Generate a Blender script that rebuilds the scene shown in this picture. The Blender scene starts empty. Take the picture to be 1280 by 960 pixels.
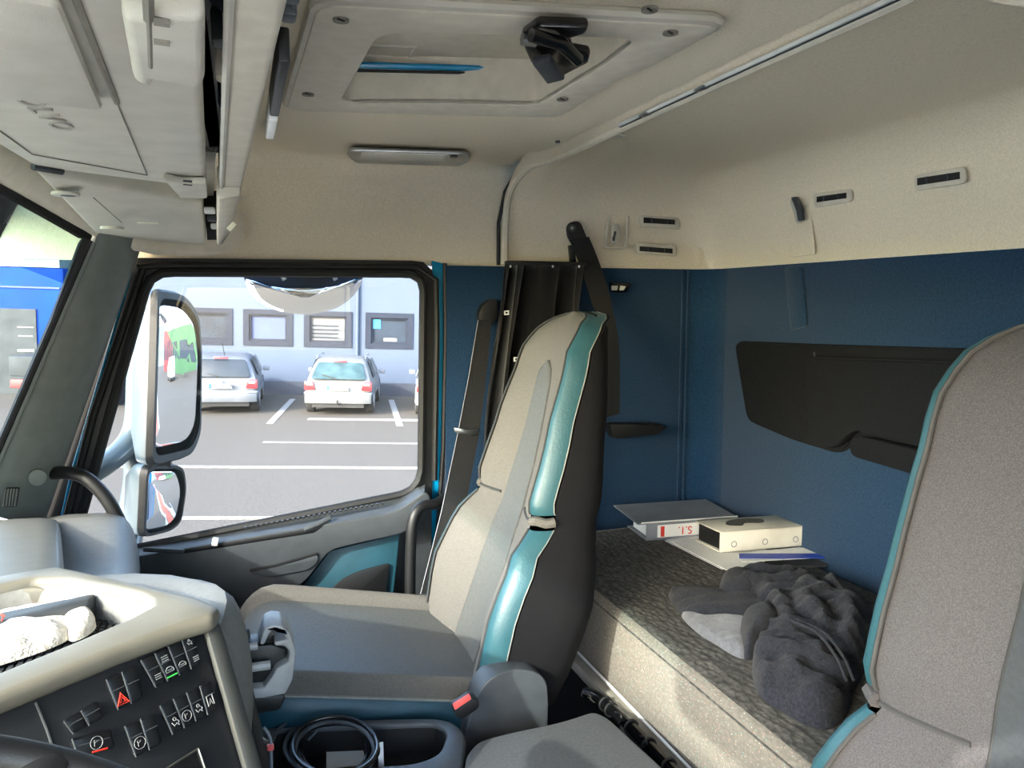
import bpy, bmesh, math, random
from mathutils import Vector as Vec, Matrix, noise
random.seed(7)
SC = bpy.context.scene
COL = SC.collection
PI = math.pi
# ------------------------------------------------------------------ camera
F = 961.0; YAW = math.radians(19.4); PIT = math.radians(6.1)
UPZ = 2.95                                    # eye height above the yard
cd_ = bpy.data.cameras.new('camera'); cam = bpy.data.objects.new('camera', cd_); COL.objects.link(cam)
cd_.sensor_width = 36.0; cd_.lens = 36.0*F/1280.0; cd_.clip_start = 0.02; cd_.clip_end = 600
cam.location = (0, 0, UPZ); cam.rotation_euler = (PI/2-PIT, 0, -YAW)
SC.camera = cam
# ------------------------------------------------------------------ world, sun, exposure
SUN_AZ = math.radians(-127); SUN_EL = math.radians(27)       # azimuth from +Y towards +X
W = bpy.data.worlds.new('sky'); SC.world = W; W.use_nodes = True
wn = W.node_tree.nodes; wl = W.node_tree.links
sky = wn.new('ShaderNodeTexSky'); sky.sky_type = 'NISHITA'; sky.sun_disc = False
sky.sun_elevation = SUN_EL; sky.sun_rotation = SUN_AZ; sky.air_density = 1.0; sky.dust_density = 2.0; sky.ozone_density = 1.0
wl.new(sky.outputs[0], wn['Background'].inputs[0]); wn['Background'].inputs[1].default_value = 0.50
sd = bpy.data.lights.new('sun', 'SUN'); sd.energy = 1.8; sd.angle = math.radians(0.6); sd.color = (1, .95, .87)
so = bpy.data.objects.new('sun', sd); COL.objects.link(so)
tosun = Vec((math.sin(SUN_AZ)*math.cos(SUN_EL), math.cos(SUN_AZ)*math.cos(SUN_EL), math.sin(SUN_EL)))
so.rotation_euler = (-tosun).to_track_quat('-Z', 'Y').to_euler(); so.location = (-6, 6, 12)
vs = SC.view_settings; vs.view_transform = 'Standard'; vs.look = 'None'; vs.exposure = 2.3; vs.gamma = 1.0; vs.use_curve_mapping = False
# ------------------------------------------------------------------ pixel to point (eye at the origin)
fw = Vec((math.sin(YAW)*math.cos(PIT), math.cos(YAW)*math.cos(PIT), -math.sin(PIT)))
rt = Vec((math.cos(YAW), -math.sin(YAW), 0)); up = rt.cross(fw)
def ray(px, py): return fw + rt*((px-640)/F) + up*((480-py)/F)
def V(px, py, ax, v):
    d = ray(px, py); return d*(v/d['xyz'.index(ax)])
def VX(px, py, v): return V(px, py, 'x', v)
def VY(px, py, v): return V(px, py, 'y', v)
def VZ(px, py, v): return V(px, py, 'z', v)
def VP(px, py, p0, n):
    d = ray(px, py); return d*(p0.dot(n)/d.dot(n))
# yard frame: u along the facade, v away from the truck, w up; the yard falls a little towards the rear of the truck
eu = Vec((.975, -.22, -.031)).normalized(); ev = Vec((.22, .975, 0)); ev = (ev-eu*ev.dot(eu)).normalized(); ew = eu.cross(ev)
EO = Vec((0, 0, -UPZ))
EXT = Matrix(((eu.x, ev.x, ew.x, 0), (eu.y, ev.y, ew.y, 0), (eu.z, ev.z, ew.z, -UPZ), (0, 0, 0, 1)))
def X(px, py, ax, val):
    d = ray(px, py); dl = (d.dot(eu), d.dot(ev), d.dot(ew)); c = -EO; cl = (c.dot(eu), c.dot(ev), c.dot(ew))
    a = 'uvw'.index(ax); t = (val-cl[a])/dl[a]; return Vec([cl[i]+dl[i]*t for i in range(3)])
def XG(px, py): return X(px, py, 'w', 0)
# ------------------------------------------------------------------ materials
def lin(c):
    return tuple([((x/255)/12.92 if x/255 <= .04045 else ((x/255+.055)/1.055)**2.4) for x in c])+(1,)
MATS = {}
def mat(name, c, rough=.6, c2=None, scale=60, bump=0, bscale=None, metal=0, spec=.5, mixlo=.35, mixhi=.65, sheen=0, detail=3, stretch=None, coat=0, emit=0):
    m = bpy.data.materials.new(name); m.use_nodes = True; n = m.node_tree.nodes; l = m.node_tree.links
    b = n['Principled BSDF']; b.inputs['Base Color'].default_value = lin(c); b.inputs['Roughness'].default_value = rough
    b.inputs['Metallic'].default_value = metal; b.inputs['Specular IOR Level'].default_value = spec
    if sheen: b.inputs['Sheen Weight'].default_value = sheen; b.inputs['Sheen Roughness'].default_value = .5
    if coat: b.inputs['Coat Weight'].default_value = coat; b.inputs['Coat Roughness'].default_value = .08
    if emit: b.inputs['Emission Color'].default_value = lin(c); b.inputs['Emission Strength'].default_value = emit
    tc = n.new('ShaderNodeTexCoord'); vec = tc.outputs['Object']
    if stretch:
        mp = n.new('ShaderNodeMapping'); mp.inputs['Scale'].default_value = stretch; l.new(vec, mp.inputs[0]); vec = mp.outputs[0]
    if c2 is None: c2 = tuple(max(0, x*.9) for x in c)
    nz = n.new('ShaderNodeTexNoise'); nz.inputs['Scale'].default_value = scale; nz.inputs['Detail'].default_value = detail; l.new(vec, nz.inputs['Vector'])
    cr = n.new('ShaderNodeValToRGB'); cr.color_ramp.elements[0].position = mixlo; cr.color_ramp.elements[1].position = mixhi
    cr.color_ramp.elements[0].color = lin(c2); cr.color_ramp.elements[1].color = lin(c)
    l.new(nz.outputs[0], cr.inputs[0]); l.new(cr.outputs[0], b.inputs['Base Color'])
    if bump:
        n2 = n.new('ShaderNodeTexNoise'); n2.inputs['Scale'].default_value = bscale or scale; n2.inputs['Detail'].default_value = 4; l.new(vec, n2.inputs['Vector'])
        bp = n.new('ShaderNodeBump'); bp.inputs['Strength'].default_value = bump; bp.inputs['Distance'].default_value = .004
        l.new(n2.outputs[0], bp.inputs['Height']); l.new(bp.outputs[0], b.inputs['Normal'])
    MATS[name] = m; return m
def glass(name, tint, fac=.06, dirt=0.0, rough=0.0):
    m = bpy.data.materials.new(name); m.use_nodes = True; n = m.node_tree.nodes; l = m.node_tree.links
    n.remove(n['Principled BSDF']); out = n['Material Output']
    t = n.new('ShaderNodeBsdfTransparent'); t.inputs[0].default_value = tint
    g = n.new('ShaderNodeBsdfGlossy'); g.inputs['Roughness'].default_value = rough
    fr = n.new('ShaderNodeFresnel'); fr.inputs[0].default_value = 1.3
    mx = n.new('ShaderNodeMixShader'); l.new(fr.outputs[0], mx.inputs[0]); l.new(t.outputs[0], mx.inputs[1]); l.new(g.outputs[0], mx.inputs[2])
    last = mx
    if dirt:
        d = n.new('ShaderNodeBsdfDiffuse'); d.inputs[0].default_value = (.75, .8, .85, 1)
        nz = n.new('ShaderNodeTexNoise'); nz.inputs['Scale'].default_value = 5; nz.inputs['Detail'].default_value = 6
        tc = n.new('ShaderNodeTexCoord'); l.new(tc.outputs['Object'], nz.inputs['Vector'])
        mr = n.new('ShaderNodeMapRange'); mr.inputs[1].default_value = .3; mr.inputs[2].default_value = .8; mr.inputs[3].default_value = dirt*.4; mr.inputs[4].default_value = dirt*1.6
        l.new(nz.outputs[0], mr.inputs[0])
        m2 = n.new('ShaderNodeMixShader'); l.new(mr.outputs[0], m2.inputs[0]); l.new(mx.outputs[0], m2.inputs[1]); l.new(d.outputs[0], m2.inputs[2]); last = m2
    l.new(last.outputs[0], out.inputs[0]); MATS[name] = m; return m
def voromat(name, c, c2, scale, rough=.9, bump=.5, spots=None, vscale=None, mul=.6):
    """woven cloth: cells of two tones, optional coloured flecks"""
    m = mat(name, c, rough, c2, scale, 0); n = m.node_tree.nodes; l = m.node_tree.links; b = n['Principled BSDF']
    tc = n.new('ShaderNodeTexCoord'); vo = n.new('ShaderNodeTexVoronoi'); vo.inputs['Scale'].default_value = vscale or scale
    mp = n.new('ShaderNodeMapping'); mp.inputs['Scale'].default_value = (1, .6, 1); l.new(tc.outputs['Object'], mp.inputs[0]); l.new(mp.outputs[0], vo.inputs['Vector'])
    bp = n.new('ShaderNodeBump'); bp.inputs['Strength'].default_value = bump; bp.inputs['Distance'].default_value = .003
    l.new(vo.outputs['Distance'], bp.inputs['Height']); l.new(bp.outputs[0], b.inputs['Normal'])
    src = b.inputs['Base Color'].links[0].from_socket
    mx = n.new('ShaderNodeMix'); mx.data_type = 'RGBA'; mx.blend_type = 'MULTIPLY'; mx.inputs[0].default_value = mul
    cr = n.new('ShaderNodeValToRGB'); cr.color_ramp.elements[0].color = (1, 1, 1, 1); cr.color_ramp.elements[0].position = .2; cr.color_ramp.elements[1].color = (.35, .35, .35, 1); cr.color_ramp.elements[1].position = .75
    l.new(vo.outputs['Distance'], cr.inputs[0]); l.new(src, mx.inputs['A']); l.new(cr.outputs[0], mx.inputs['B'])
    last = mx.outputs['Result']
    if spots:
        for i, sc in enumerate(spots):
            v2 = n.new('ShaderNodeTexVoronoi'); v2.inputs['Scale'].default_value = scale*.8+i*17
            l.new(mp.outputs[0], v2.inputs['Vector']); c3 = n.new('ShaderNodeValToRGB'); c3.color_ramp.elements[0].position = .10; c3.color_ramp.elements[1].position = .16
            c3.color_ramp.elements[0].color = (1, 1, 1, 1); c3.color_ramp.elements[1].color = (0, 0, 0, 1); l.new(v2.outputs['Distance'], c3.inputs[0])
            m3 = n.new('ShaderNodeMix'); m3.data_type = 'RGBA'; l.new(c3.outputs[0], m3.inputs[0]); l.new(last, m3.inputs['A']); m3.inputs['B'].default_value = lin(sc); last = m3.outputs['Result']
    l.new(last, b.inputs['Base Color']); return m
# interior
mat('liner', (231, 219, 197), .95, (218, 206, 184), 220, .25, 500, spec=.2, detail=5)
mat('liner_trim', (210, 202, 186), .7, (201, 193, 177), 40, .15, 700, spec=.3)
mat('beige_plastic', (196, 191, 178), .55, (186, 181, 168), 20, .12, 800)
mat('blue_felt', (22, 56, 86), .95, (14, 42, 68), 180, .35, 420, sheen=.3, spec=.15, detail=5)
mat('dark_felt', (26, 28, 32), .95, (20, 22, 26), 200, .3, 400, spec=.15)
mat('black', (17, 18, 20), .5, (13, 14, 16), 30, .1, 700)
mat('black_rubber', (18, 19, 21), .6, None, 30)
mat('black_gloss', (14, 15, 17), .22, None, 20)
mat('shell_black', (15, 15, 18), .85, (11, 11, 14), 150, .2, 400, spec=.25)
mat('grey_dark', (62, 66, 70), .5, (54, 58, 62), 30, .15, 900)
mat('grey_door', (54, 58, 62), .55, (48, 52, 56), 30, .18, 900)
mat('pillar_grey', (116, 122, 118), .42, (108, 114, 110), 25, .08, 900)
mat('dash_beige', (98, 95, 86), .45, (92, 89, 80), 25, .12, 900)
mat('dash_grey', (104, 104, 102), .55, (96, 96, 94), 120, .2, 700)
mat('panel_dark', (17, 20, 25), .5, (14, 17, 21), 40, .1, 900)
mat('switch_dark', (13, 15, 19), .35, None, 40)
mat('icon_white', (118, 122, 125), .6, None, 40)
mat('icon_red', (214, 54, 40), .5, None, 40)
mat('icon_green', (60, 190, 80), .5, None, 40)
voromat('seat_cloth', (108, 104, 98), (82, 79, 75), 700, .95, .3, mul=.25)
voromat('shaded_cloth', (76, 74, 76), (58, 56, 58), 700, .95, .3, mul=.25)  # darker copy of the seat cloth, shade on the driver seat put into the colour
mat('shaded_insert', (54, 57, 60), .6, (48, 51, 54), 160, .25, 500, spec=.3)  # darker copy of the seat insert, again with the shade in its colour
mat('seat_insert', (84, 85, 83), .65, (76, 77, 75), 160, .25, 500, spec=.3)
mat('teal_leather', (42, 80, 88), .4, (37, 74, 82), 14, .18, 180)
mat('teal_dark', (24, 66, 80), .5, (20, 59, 72), 18, .12, 200)
mat('piping', (120, 120, 114), .6, None, 60)
mat('seam_dark', (52, 52, 52), .8, None, 60)
voromat('mattress_top', (98, 96, 90), (66, 66, 64), 90, .95, 1.0, vscale=75)
voromat('mattress_side', (122, 117, 108), (113, 108, 99), 150, .95, .3, spots=[(112, 152, 142), (168, 132, 122), (170, 165, 154)], mul=.25)
mat('fleece', (44, 46, 54), 1.0, (30, 32, 38), 140, .7, 260, sheen=.08, spec=.1, detail=6)
mat('fleece_lining', (98, 100, 106), 1.0, (84, 86, 92), 90, .4, 260, sheen=.3, spec=.1)
mat('paper', (226, 227, 226), .8, (214, 215, 214), 8)
mat('board_white', (204, 202, 192), .7, (176, 172, 160), 6, mixlo=.28, mixhi=.45)
mat('board_grey', (128, 132, 140), .6, (116, 120, 128), 12)
mat('smudge', (88, 88, 86), .8, None, 12)
mat('blue_binding', (32, 66, 170), .45, None, 12)
mat('clear_plastic', (188, 194, 202), .2, (164, 170, 178), 8)
mat('white_plastic', (222, 222, 218), .4, None, 12)
mat('glove_white', (226, 221, 211), 1.0, (205, 199, 188), 120, .9, 200, spec=.1)
mat('steel', (180, 182, 184), .3, None, 30, metal=1)
mat('rail_metal', (176, 172, 160), .5, (150, 146, 136), 12)
mat('lamp_lens', (214, 214, 208), .25, (200, 200, 194), 300, .3, 300)
mat('red_button', (226, 92, 88), .4, None, 12)
mat('strap', (15, 16, 19), .85, (12, 13, 16), 30, .5, 900, stretch=(1, 1, .05))
mat('cyan_paint', (0, 132, 178), .25, (0, 122, 168), 8, coat=.6)
mat('holder_grey', (158, 160, 162), .45, None, 30, .1, 800)
mat('curtain', (11, 12, 15), .95, (8, 9, 12), 90, .3, 500, sheen=.3, spec=.1)
mat('strip_grey', (52, 54, 53), .5, None, 30, .1, 900)
mat('plate_white', (128, 131, 138), .5, None, 20)
mat('emboss', (172, 167, 155), .6, None, 30)
mat('seam_beige', (132, 127, 116), .8, None, 30)
mat('cover_grey', (74, 76, 77), .7, (66, 68, 69), 160, .25, 500, spec=.3)
mat('carpet', (40, 42, 46), .98, (30, 32, 36), 120, .6, 300, spec=.1)
# exterior
mat('concrete', (214, 208, 196), .95, (202, 196, 184), 6, .2, 40, spec=.1)  # surface of the added apron that bounces daylight
mat('asphalt', (86, 81, 74), .95, (64, 61, 56), 28, .4, 60, spec=.15, detail=8)
mat('road_paint', (144, 142, 138), .8, (126, 124, 120), 14)
mat('facade', (72, 81, 95), .9, (70, 79, 93), 2, spec=.05)
mat('plinth', (62, 66, 74), .9, None, 5, spec=.05)
mat('frame_grey', (38, 43, 54), .8, None, 10, spec=.1)
mat('blind_blue', (48, 62, 98), .7, None, 3)
mat('pane_dark', (36, 46, 58), .5, (28, 36, 46), 2, spec=.15)
mat('pane_light', (78, 80, 82), .5, (56, 60, 66), 1.5, mixlo=.45, mixhi=.5, stretch=(.3, 1, 4))
mat('sign_cyan', (10, 150, 220), .5, None, 5)
mat('silver_paint', (88, 92, 98), .45, None, 5, metal=.2, coat=.1)
mat('warm_silver_paint', (100, 102, 102), .45, None, 5, metal=.2, coat=.1)
mat('white_paint', (140, 142, 144), .3, None, 5, coat=.5)
mat('car_glass', (40, 46, 52), .25, (32, 38, 44), 2, spec=.25)
mat('car_glass_green', (56, 76, 78), .3, (40, 58, 62), 3, spec=.2)
mat('tyre', (30, 30, 32), .9, None, 20)
mat('tail_red', (206, 42, 46), .2, None, 20, coat=.5)
mat('tail_pale', (240, 150, 140), .2, None, 20)
mat('plate_blue', (40, 80, 180), .5, None, 10)
mat('bumper_grey', (112, 114, 118), .6, None, 10)
mat('hub', (170, 172, 176), .35, None, 10, metal=.7)
mat('blue_clad', (8, 52, 140), .6, (7, 47, 130), 2, spec=.1)
mat('shutter_grey', (60, 64, 66), .7, (50, 54, 56), 3, spec=.1)
mat('red_clad', (120, 28, 32), .6, None, 2)
mat('green_clad', (44, 80, 50), .6, None, 2)
mat('kerb_red', (150, 74, 54), .9, None, 8)
mat('mirror_housing', (56, 70, 77), .45, (51, 64, 71), 8, coat=.3)
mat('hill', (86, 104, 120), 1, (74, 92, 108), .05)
mat('orange', (240, 160, 30), .6, None, 8)
mm = mat('mirror_glass', (235, 238, 240), .0, (235, 238, 240), 8, metal=1)
glass('window_glass', (.97, .985, .985, 1), dirt=.010)
glass('windscreen_glass', (.90, .97, .96, 1), dirt=.012)
glass('tint_band', (.30, .47, .47, 1), dirt=.03)
# ------------------------------------------------------------------ mesh helpers
def link(name, me, m, parent=None, smooth=40):
    if smooth:
        for p in me.polygons: p.use_smooth = True
        try: me.set_sharp_from_angle(angle=math.radians(smooth))
        except Exception: pass
    o = bpy.data.objects.new(name, me); COL.objects.link(o)
    if m is not None: me.materials.append(MATS[m] if isinstance(m, str) else m)
    if parent is not None:
        o.parent = parent
        if 'base' in parent: o.location = -Vec(parent['base'])
        elif parent.type == 'MESH': pass
    return o
def raw(name, verts, faces, m, parent=None, smooth=40, bevel=0, seg=2, sub=0, weld=False):
    bm = bmesh.new(); vs_ = [bm.verts.new(v) for v in verts]
    for f in faces:
        try: bm.faces.new([vs_[i] for i in f])
        except ValueError: pass
    if weld: bmesh.ops.remove_doubles(bm, verts=bm.verts[:], dist=1e-5)
    bmesh.ops.recalc_face_normals(bm, faces=bm.faces[:])
    if bevel:
        ed = [e for e in bm.edges if len(e.link_faces) == 2 and e.calc_face_angle(0) > .35]
        bmesh.ops.bevel(bm, geom=ed, offset=bevel, segments=seg, affect='EDGES', profile=.5, clamp_overlap=True)
    me = bpy.data.meshes.new(name); bm.to_mesh(me); bm.free()
    o = link(name, me, m, parent, smooth)
    if sub:
        md = o.modifiers.new('s', 'SUBSURF'); md.levels = sub; md.render_levels = sub
    return o
def join(*geos):
    vv, ff = [], []
    for v, f in geos:
        b = len(vv); vv += list(v); ff += [tuple(i+b for i in q) for q in f]
    return vv, ff
def g_prism(poly, off):
    n = len(poly); off = Vec(off); v = [Vec(p) for p in poly]+[Vec(p)+off for p in poly]
    f = [tuple(range(n)), tuple(range(2*n-1, n-1, -1))]+[(i, (i+1) % n, n+(i+1) % n, n+i) for i in range(n)]
    return v, f
def g_box(c, s, rz=0, rx=0, ry=0):
    M = Matrix.Rotation(rz, 3, 'Z') @ Matrix.Rotation(ry, 3, 'Y') @ Matrix.Rotation(rx, 3, 'X'); c = Vec(c)
    v = [c + M @ Vec((x*s[0]/2, y*s[1]/2, z*s[2]/2)) for x in (-1, 1) for y in (-1, 1) for z in (-1, 1)]
    return v, [(0, 1, 3, 2), (4, 6, 7, 5), (0, 4, 5, 1), (2, 3, 7, 6), (0, 2, 6, 4), (1, 5, 7, 3)]
def g_loft(rings, cu=True, caps=True):
    n = len(rings[0]); v = [Vec(p) for r in rings for p in r]; f = []
    for i in range(len(rings)-1):
        for j in range(n if cu else n-1):
            k = (j+1) % n; f.append((i*n+j, i*n+k, (i+1)*n+k, (i+1)*n+j))
    if caps and cu:
        f.append(tuple(range(n-1, -1, -1))); b = (len(rings)-1)*n; f.append(tuple(range(b, b+n)))
    return v, f
def g_tube(path, r, n=10, closed=False, flat=1.0, upv=(0, 0, 1)):
    path = [Vec(p) for p in path]; N = len(path); rings = []; u = None
    for i, p in enumerate(path):
        a = path[(i-1) % N] if closed or i > 0 else p; b = path[(i+1) % N] if closed or i < N-1 else p
        t = (b-a).normalized()
        if u is None: u = Vec(upv); 
        u = (u - t*u.dot(t))
        if u.length < 1e-4: u = t.orthogonal()
        u.normalize(); s = t.cross(u); rr = r[i] if isinstance(r, (list, tuple)) else r
        rings.append([p + u*(math.cos(2*PI*k/n)*rr) + s*(math.sin(2*PI*k/n)*rr*flat) for k in range(n)])
    if closed: rings.append(rings[0])
    return g_loft(rings, True, not closed)
def spline(pts, n=8, closed=False):
    pts = [Vec(p) for p in pts]; out = []; N = len(pts)
    for i in range(N if closed else N-1):
        p0 = pts[(i-1) % N] if closed or i > 0 else pts[i]; p1 = pts[i]; p2 = pts[(i+1) % N]; p3 = pts[(i+2) % N] if closed or i+2 < N else p2
        for k in range(n):
            t = k/n; out.append(.5*((2*p1)+(p2-p0)*t+(2*p0-5*p1+4*p2-p3)*t*t+(-p0+3*p1-3*p2+p3)*t**3))
    if not closed: out.append(pts[-1])
    return out
def rpoly(pts, r, seg=5):
    pts = [Vec(p) for p in pts]; out = []; N = len(pts); rs = r if isinstance(r, (list, tuple)) else [r]*N
    for i, p in enumerate(pts):
        a = pts[i-1]-p; b = pts[(i+1) % N]-p; q = min(rs[i], a.length*.49, b.length*.49)
        if q < 1e-4: out.append(p); continue
        s = p+a.normalized()*q; e = p+b.normalized()*q
        for k in range(seg+1):
            t = k/seg; out.append(s*(1-t)**2+p*2*t*(1-t)+e*t*t)
    return out
def resample(poly, n):
    P = [Vec(p) for p in poly]; P.append(P[0]); L = [0]
    for i in range(len(P)-1): L.append(L[-1]+(P[i+1]-P[i]).length)
    out = []; j = 0
    for k in range(n):
        s = L[-1]*k/n
        while L[j+1] < s: j += 1
        out.append(P[j].lerp(P[j+1], (s-L[j])/max(1e-9, L[j+1]-L[j])))
    return out
def g_frame(outer, inner, off):
    n = len(outer); off = Vec(off); v = [Vec(p) for p in outer]+[Vec(p) for p in inner]+[Vec(p)+off for p in outer]+[Vec(p)+off for p in inner]; f = []
    for i in range(n):
        k = (i+1) % n
        f += [(i, k, n+k, n+i), (2*n+i, 3*n+i, 3*n+k, 2*n+k), (i, 2*n+i, 2*n+k, k), (n+i, n+k, 3*n+k, 3*n+i)]
    return v, f
def g_cyl(c, axis, r, h, n=20, r2=None):
    c = Vec(c); a = Vec(axis).normalized(); u = a.orthogonal().normalized(); s = a.cross(u); r2 = r if r2 is None else r2
    ring = lambda q, rr: [q+u*(math.cos(2*PI*k/n)*rr)+s*(math.sin(2*PI*k/n)*rr) for k in range(n)]
    return g_loft([ring(c-a*h/2, r), ring(c+a*h/2, r2)])
def g_ribbon(path, width, th=.002):
    """path of points, width: list of vectors across"""
    rings = []
    for i, p in enumerate(path):
        w = Vec(width[i]) if isinstance(width, list) else Vec(width); p = Vec(p)
        a = path[max(0, i-1)]; b = path[min(len(path)-1, i+1)]; nn = (Vec(b)-Vec(a)).cross(w).normalized()*th
        rings.append([p-w/2-nn, p+w/2-nn, p+w/2+nn, p-w/2+nn])
    return g_loft(rings)
def P(name, geo, m, parent=None, bevel=0, seg=2, smooth=40, sub=0, weld=False): return raw(name, geo[0], geo[1], m, parent, smooth, bevel, seg, sub, weld)
def tag(o, label=None, cat=None, group=None, kind=None):
    if label: o['label'] = label
    if cat: o['category'] = cat
    if group: o['group'] = group
    if kind: o['kind'] = kind
    return o
def thing(name, base, label, cat, group=None, kind=None):
    o = bpy.data.objects.new(name, None); COL.objects.link(o); o.location = base; o['base'] = list(base); o.empty_display_size = .05
    return tag(o, label, cat, group, kind)
def text(name, s, size, M, m, parent, ext=.0006):
    cu = bpy.data.curves.new(name, 'FONT'); cu.body = s; cu.size = size; cu.align_x = 'CENTER'; cu.align_y = 'CENTER'; cu.extrude = ext
    t = bpy.data.objects.new(name, cu); COL.objects.link(t); bpy.context.view_layer.update()
    me = bpy.data.meshes.new_from_object(t.evaluated_get(bpy.context.evaluated_depsgraph_get())); bpy.data.objects.remove(t); bpy.data.curves.remove(cu)
    me.transform(M); me.materials.clear(); return link(name, me, m, parent, 0)
def frameM(p, xdir, ydir):
    x = Vec(xdir).normalized(); y = Vec(ydir); y = (y-x*y.dot(x)).normalized(); z = x.cross(y)
    return Matrix(((x.x, y.x, z.x, p[0]), (x.y, y.y, z.y, p[1]), (x.z, y.z, z.z, p[2]), (0, 0, 0, 1)))
def ext_place(o):
    """move an object modelled in yard coordinates into the world"""
    o.matrix_world = EXT @ o.matrix_basis
def dup(root, name=None):
    r = root.copy(); COL.objects.link(r)
    for ch in list(root.children):
        c = ch.copy(); COL.objects.link(c); c.parent = r
        for g in ch.children:
            d = g.copy(); COL.objects.link(d); d.parent = c
    return r
# ================================================================== the cab shell (setting); eye at origin
YW = 2.25; XR = 1.50; ZB = .108; ZC = .40; ZF = -1.35; YD = -.12
def arc(cx, cz, r, a0, a1, n=6): return [(cx+r*math.cos(math.radians(a0+(a1-a0)*k/n)), cz+r*math.sin(math.radians(a0+(a1-a0)*k/n))) for k in range(n+1)]
# hatch opening in the ceiling
HX0, HX1, HY0, HY1 = .145, .60, 1.02, 1.60
def liner_front():
    # profile across the cab (y,z): passenger side fold, flat, driver side fold
    prof = [(YW+.03, ZB), (YW+.022, .25)]+arc(YW-.05, .34, .07, 10, 80, 6)+[(2.12, .415), (1.9, ZC), (HY1, ZC), (HY0, ZC), (.6, ZC)]+arc(.33, .29, .11, 95, 178, 6)+[(.215, .2), (.208, .12), (.200, .100), (.185, .092), (.15, .090), (.05, .09), (YD, .11)]
    xs = [-.62, -.40, -.1, HX0, HX1, .70, .785, .80, .86]
    V_, F_ = [], []
    for i, x in enumerate(xs):
        for (y, z) in prof:
            dz = 0
            if x >= .79: dz = .02
            V_.append((x, y, z+dz))
    n = len(prof); a = [k for k, q in enumerate(prof) if q == (HY1, ZC)][0]
    for i in range(len(xs)-1):
        for j in range(n-1):
            if xs[i] == HX0 and j == a: continue
            F_.append((i*n+j, i*n+j+1, (i+1)*n+j+1, (i+1)*n+j))
    return V_, F_
ceil = P('ceiling', liner_front(), 'liner', smooth=50); ceil['kind'] = 'structure'; ceil['label'] = 'beige felt headliner over the front of the cab'
def liner_rear():
    # rear headliner: x-z profile swept over y, rounded into the rear wall and the side
    prof = [(.762, ZC+.012), (.80, ZC+.010), (.82, ZC-.002), (.87, ZC-.002), (.90, ZC+.004), (1.15, ZC-.005)]+[(1.33+.15*math.cos(math.radians(q)), .25+.145*math.sin(math.radians(q))) for q in range(84, -8, -12)]+[(1.492, .17), (1.497, ZB)]
    ys = [YD, 0, .3, .8, 1.3, 1.8, 2.0]+[1.98+.26*math.sin(math.radians(q)) for q in (20, 35, 50, 62, 74, 84)]
    V_, F_ = [], []
    for y in ys:
        t = max(0, (y-1.98)/.26); drop = 1-math.sqrt(max(0, 1-min(1, t)**2))
        for (x, z) in prof: V_.append((x, y, max(ZB, z-drop*.16)))
    for (x, z) in prof: V_.append((x, YW+.005, ZB+(z-ZB)*.35))
    for (x, z) in prof: V_.append((x, YW+.012, ZB))
    n = len(prof); r = len(ys)+2
    for i in range(r-1):
        for j in range(n-1): F_.append((i*n+j, i*n+j+1, (i+1)*n+j+1, (i+1)*n+j))
    return V_, F_
c2 = P('ceiling.001', liner_rear(), 'liner', smooth=60); c2['kind'] = 'structure'; c2['label'] = 'beige felt headliner over the bunk'
# rib beside the joint and side seam between the two headliners
rib = [VZ(x, y, ZC-.004) for x, y in ((1190, -33), (1095, 13), (935, 85), (780, 158), (700, 196))]+[Vec((.80, 2.12, .385)), Vec((.775, 2.20, .34)), Vec((.768, 2.232, .27)), Vec((.766, 2.245, .115))]
o = P('trim_1', g_tube(spline(rib, 6), .011, 8), 'liner_trim'); o['kind'] = 'structure'; o['label'] = 'rounded beige rib where the two headliners meet'
o = P('trim_2', g_tube([(.752, 2.262, .112), (.752, 2.258, .24), (.765, 2.235, .33), (.785, 2.16, .395)], .006, 8), 'black_rubber'); o['kind'] = 'structure'; o['label'] = 'dark seam between the side headliner panels'
# outer roof so that no light leaks
rf = P('roof', join(g_box((.40-.1, 1.08, .53), (2.3, 2.5, .03)), g_box((.5, 2.335, .32), (2.1, .03, .42)), g_box((1.56, 1.08, -.4), (.03, 2.5, 1.9)), g_box((.9, -.20, .32), (1.3, .03, .42)),
   g_box((-.62, 1.08, .38), (.04, 2.4, .32))), 'cyan_paint'); rf['kind'] = 'structure'; rf['label'] = 'outer cab shell painted bright blue'
# blue side panel behind the door and rear wall
def slabY(poly, y, th, r=0, seg=5): return g_prism(rpoly([VY(a, b, y) for a, b in poly], r, seg) if r else [VY(a, b, y) for a, b in poly], (0, th, 0))
ws = P('wall_side', join(g_prism([(.580, YW, ZB), (1.41, YW, ZB), (1.41, YW, -.9), (.575, YW, -.9)], (0, .05, 0)), g_box((1.07, YW+.03, -1.1), (.94, .05, .5))), 'blue_felt'); ws['kind'] = 'structure'; ws['label'] = 'dark blue felt side panel behind the passenger seat'
cor = [[(XR-.10+.10*math.sin(math.radians(q)), YW-.10+.10*math.cos(math.radians(q)), z) for q in range(0, 91, 15)] for z in (ZB, -.3, -.75, -1.0)]
o = P('wall_corner', g_loft(cor, False), 'blue_felt', ws); 
for k, dx in enumerate((0, .02)):
    P('seam_rib', g_tube([(XR-.105+dx, YW-.003-dx*.05, ZB), (XR-.105+dx, YW-.003-dx*.05, -.75)], .004, 8), 'blue_felt', ws)
wr = P('wall_rear', g_box((XR+.025, 1.06, -.42), (.05, 2.38, 1.056)), 'blue_felt'); wr['kind'] = 'structure'; wr['label'] = 'blue felt rear wall behind the bunk'
em = [VX(a, b, XR-.004) for a, b in ((982, 333), (1004, 332), (1010, 408), (990, 413))]
P('embossed_strap', g_prism(rpoly(em, .01, 3), (-.006, 0, 0)), 'blue_felt', wr, bevel=.003)
d2 = thing('door_2', Vec((.0, YD, ZF)), 'closed driver door behind the camera', None, kind='structure')
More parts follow.
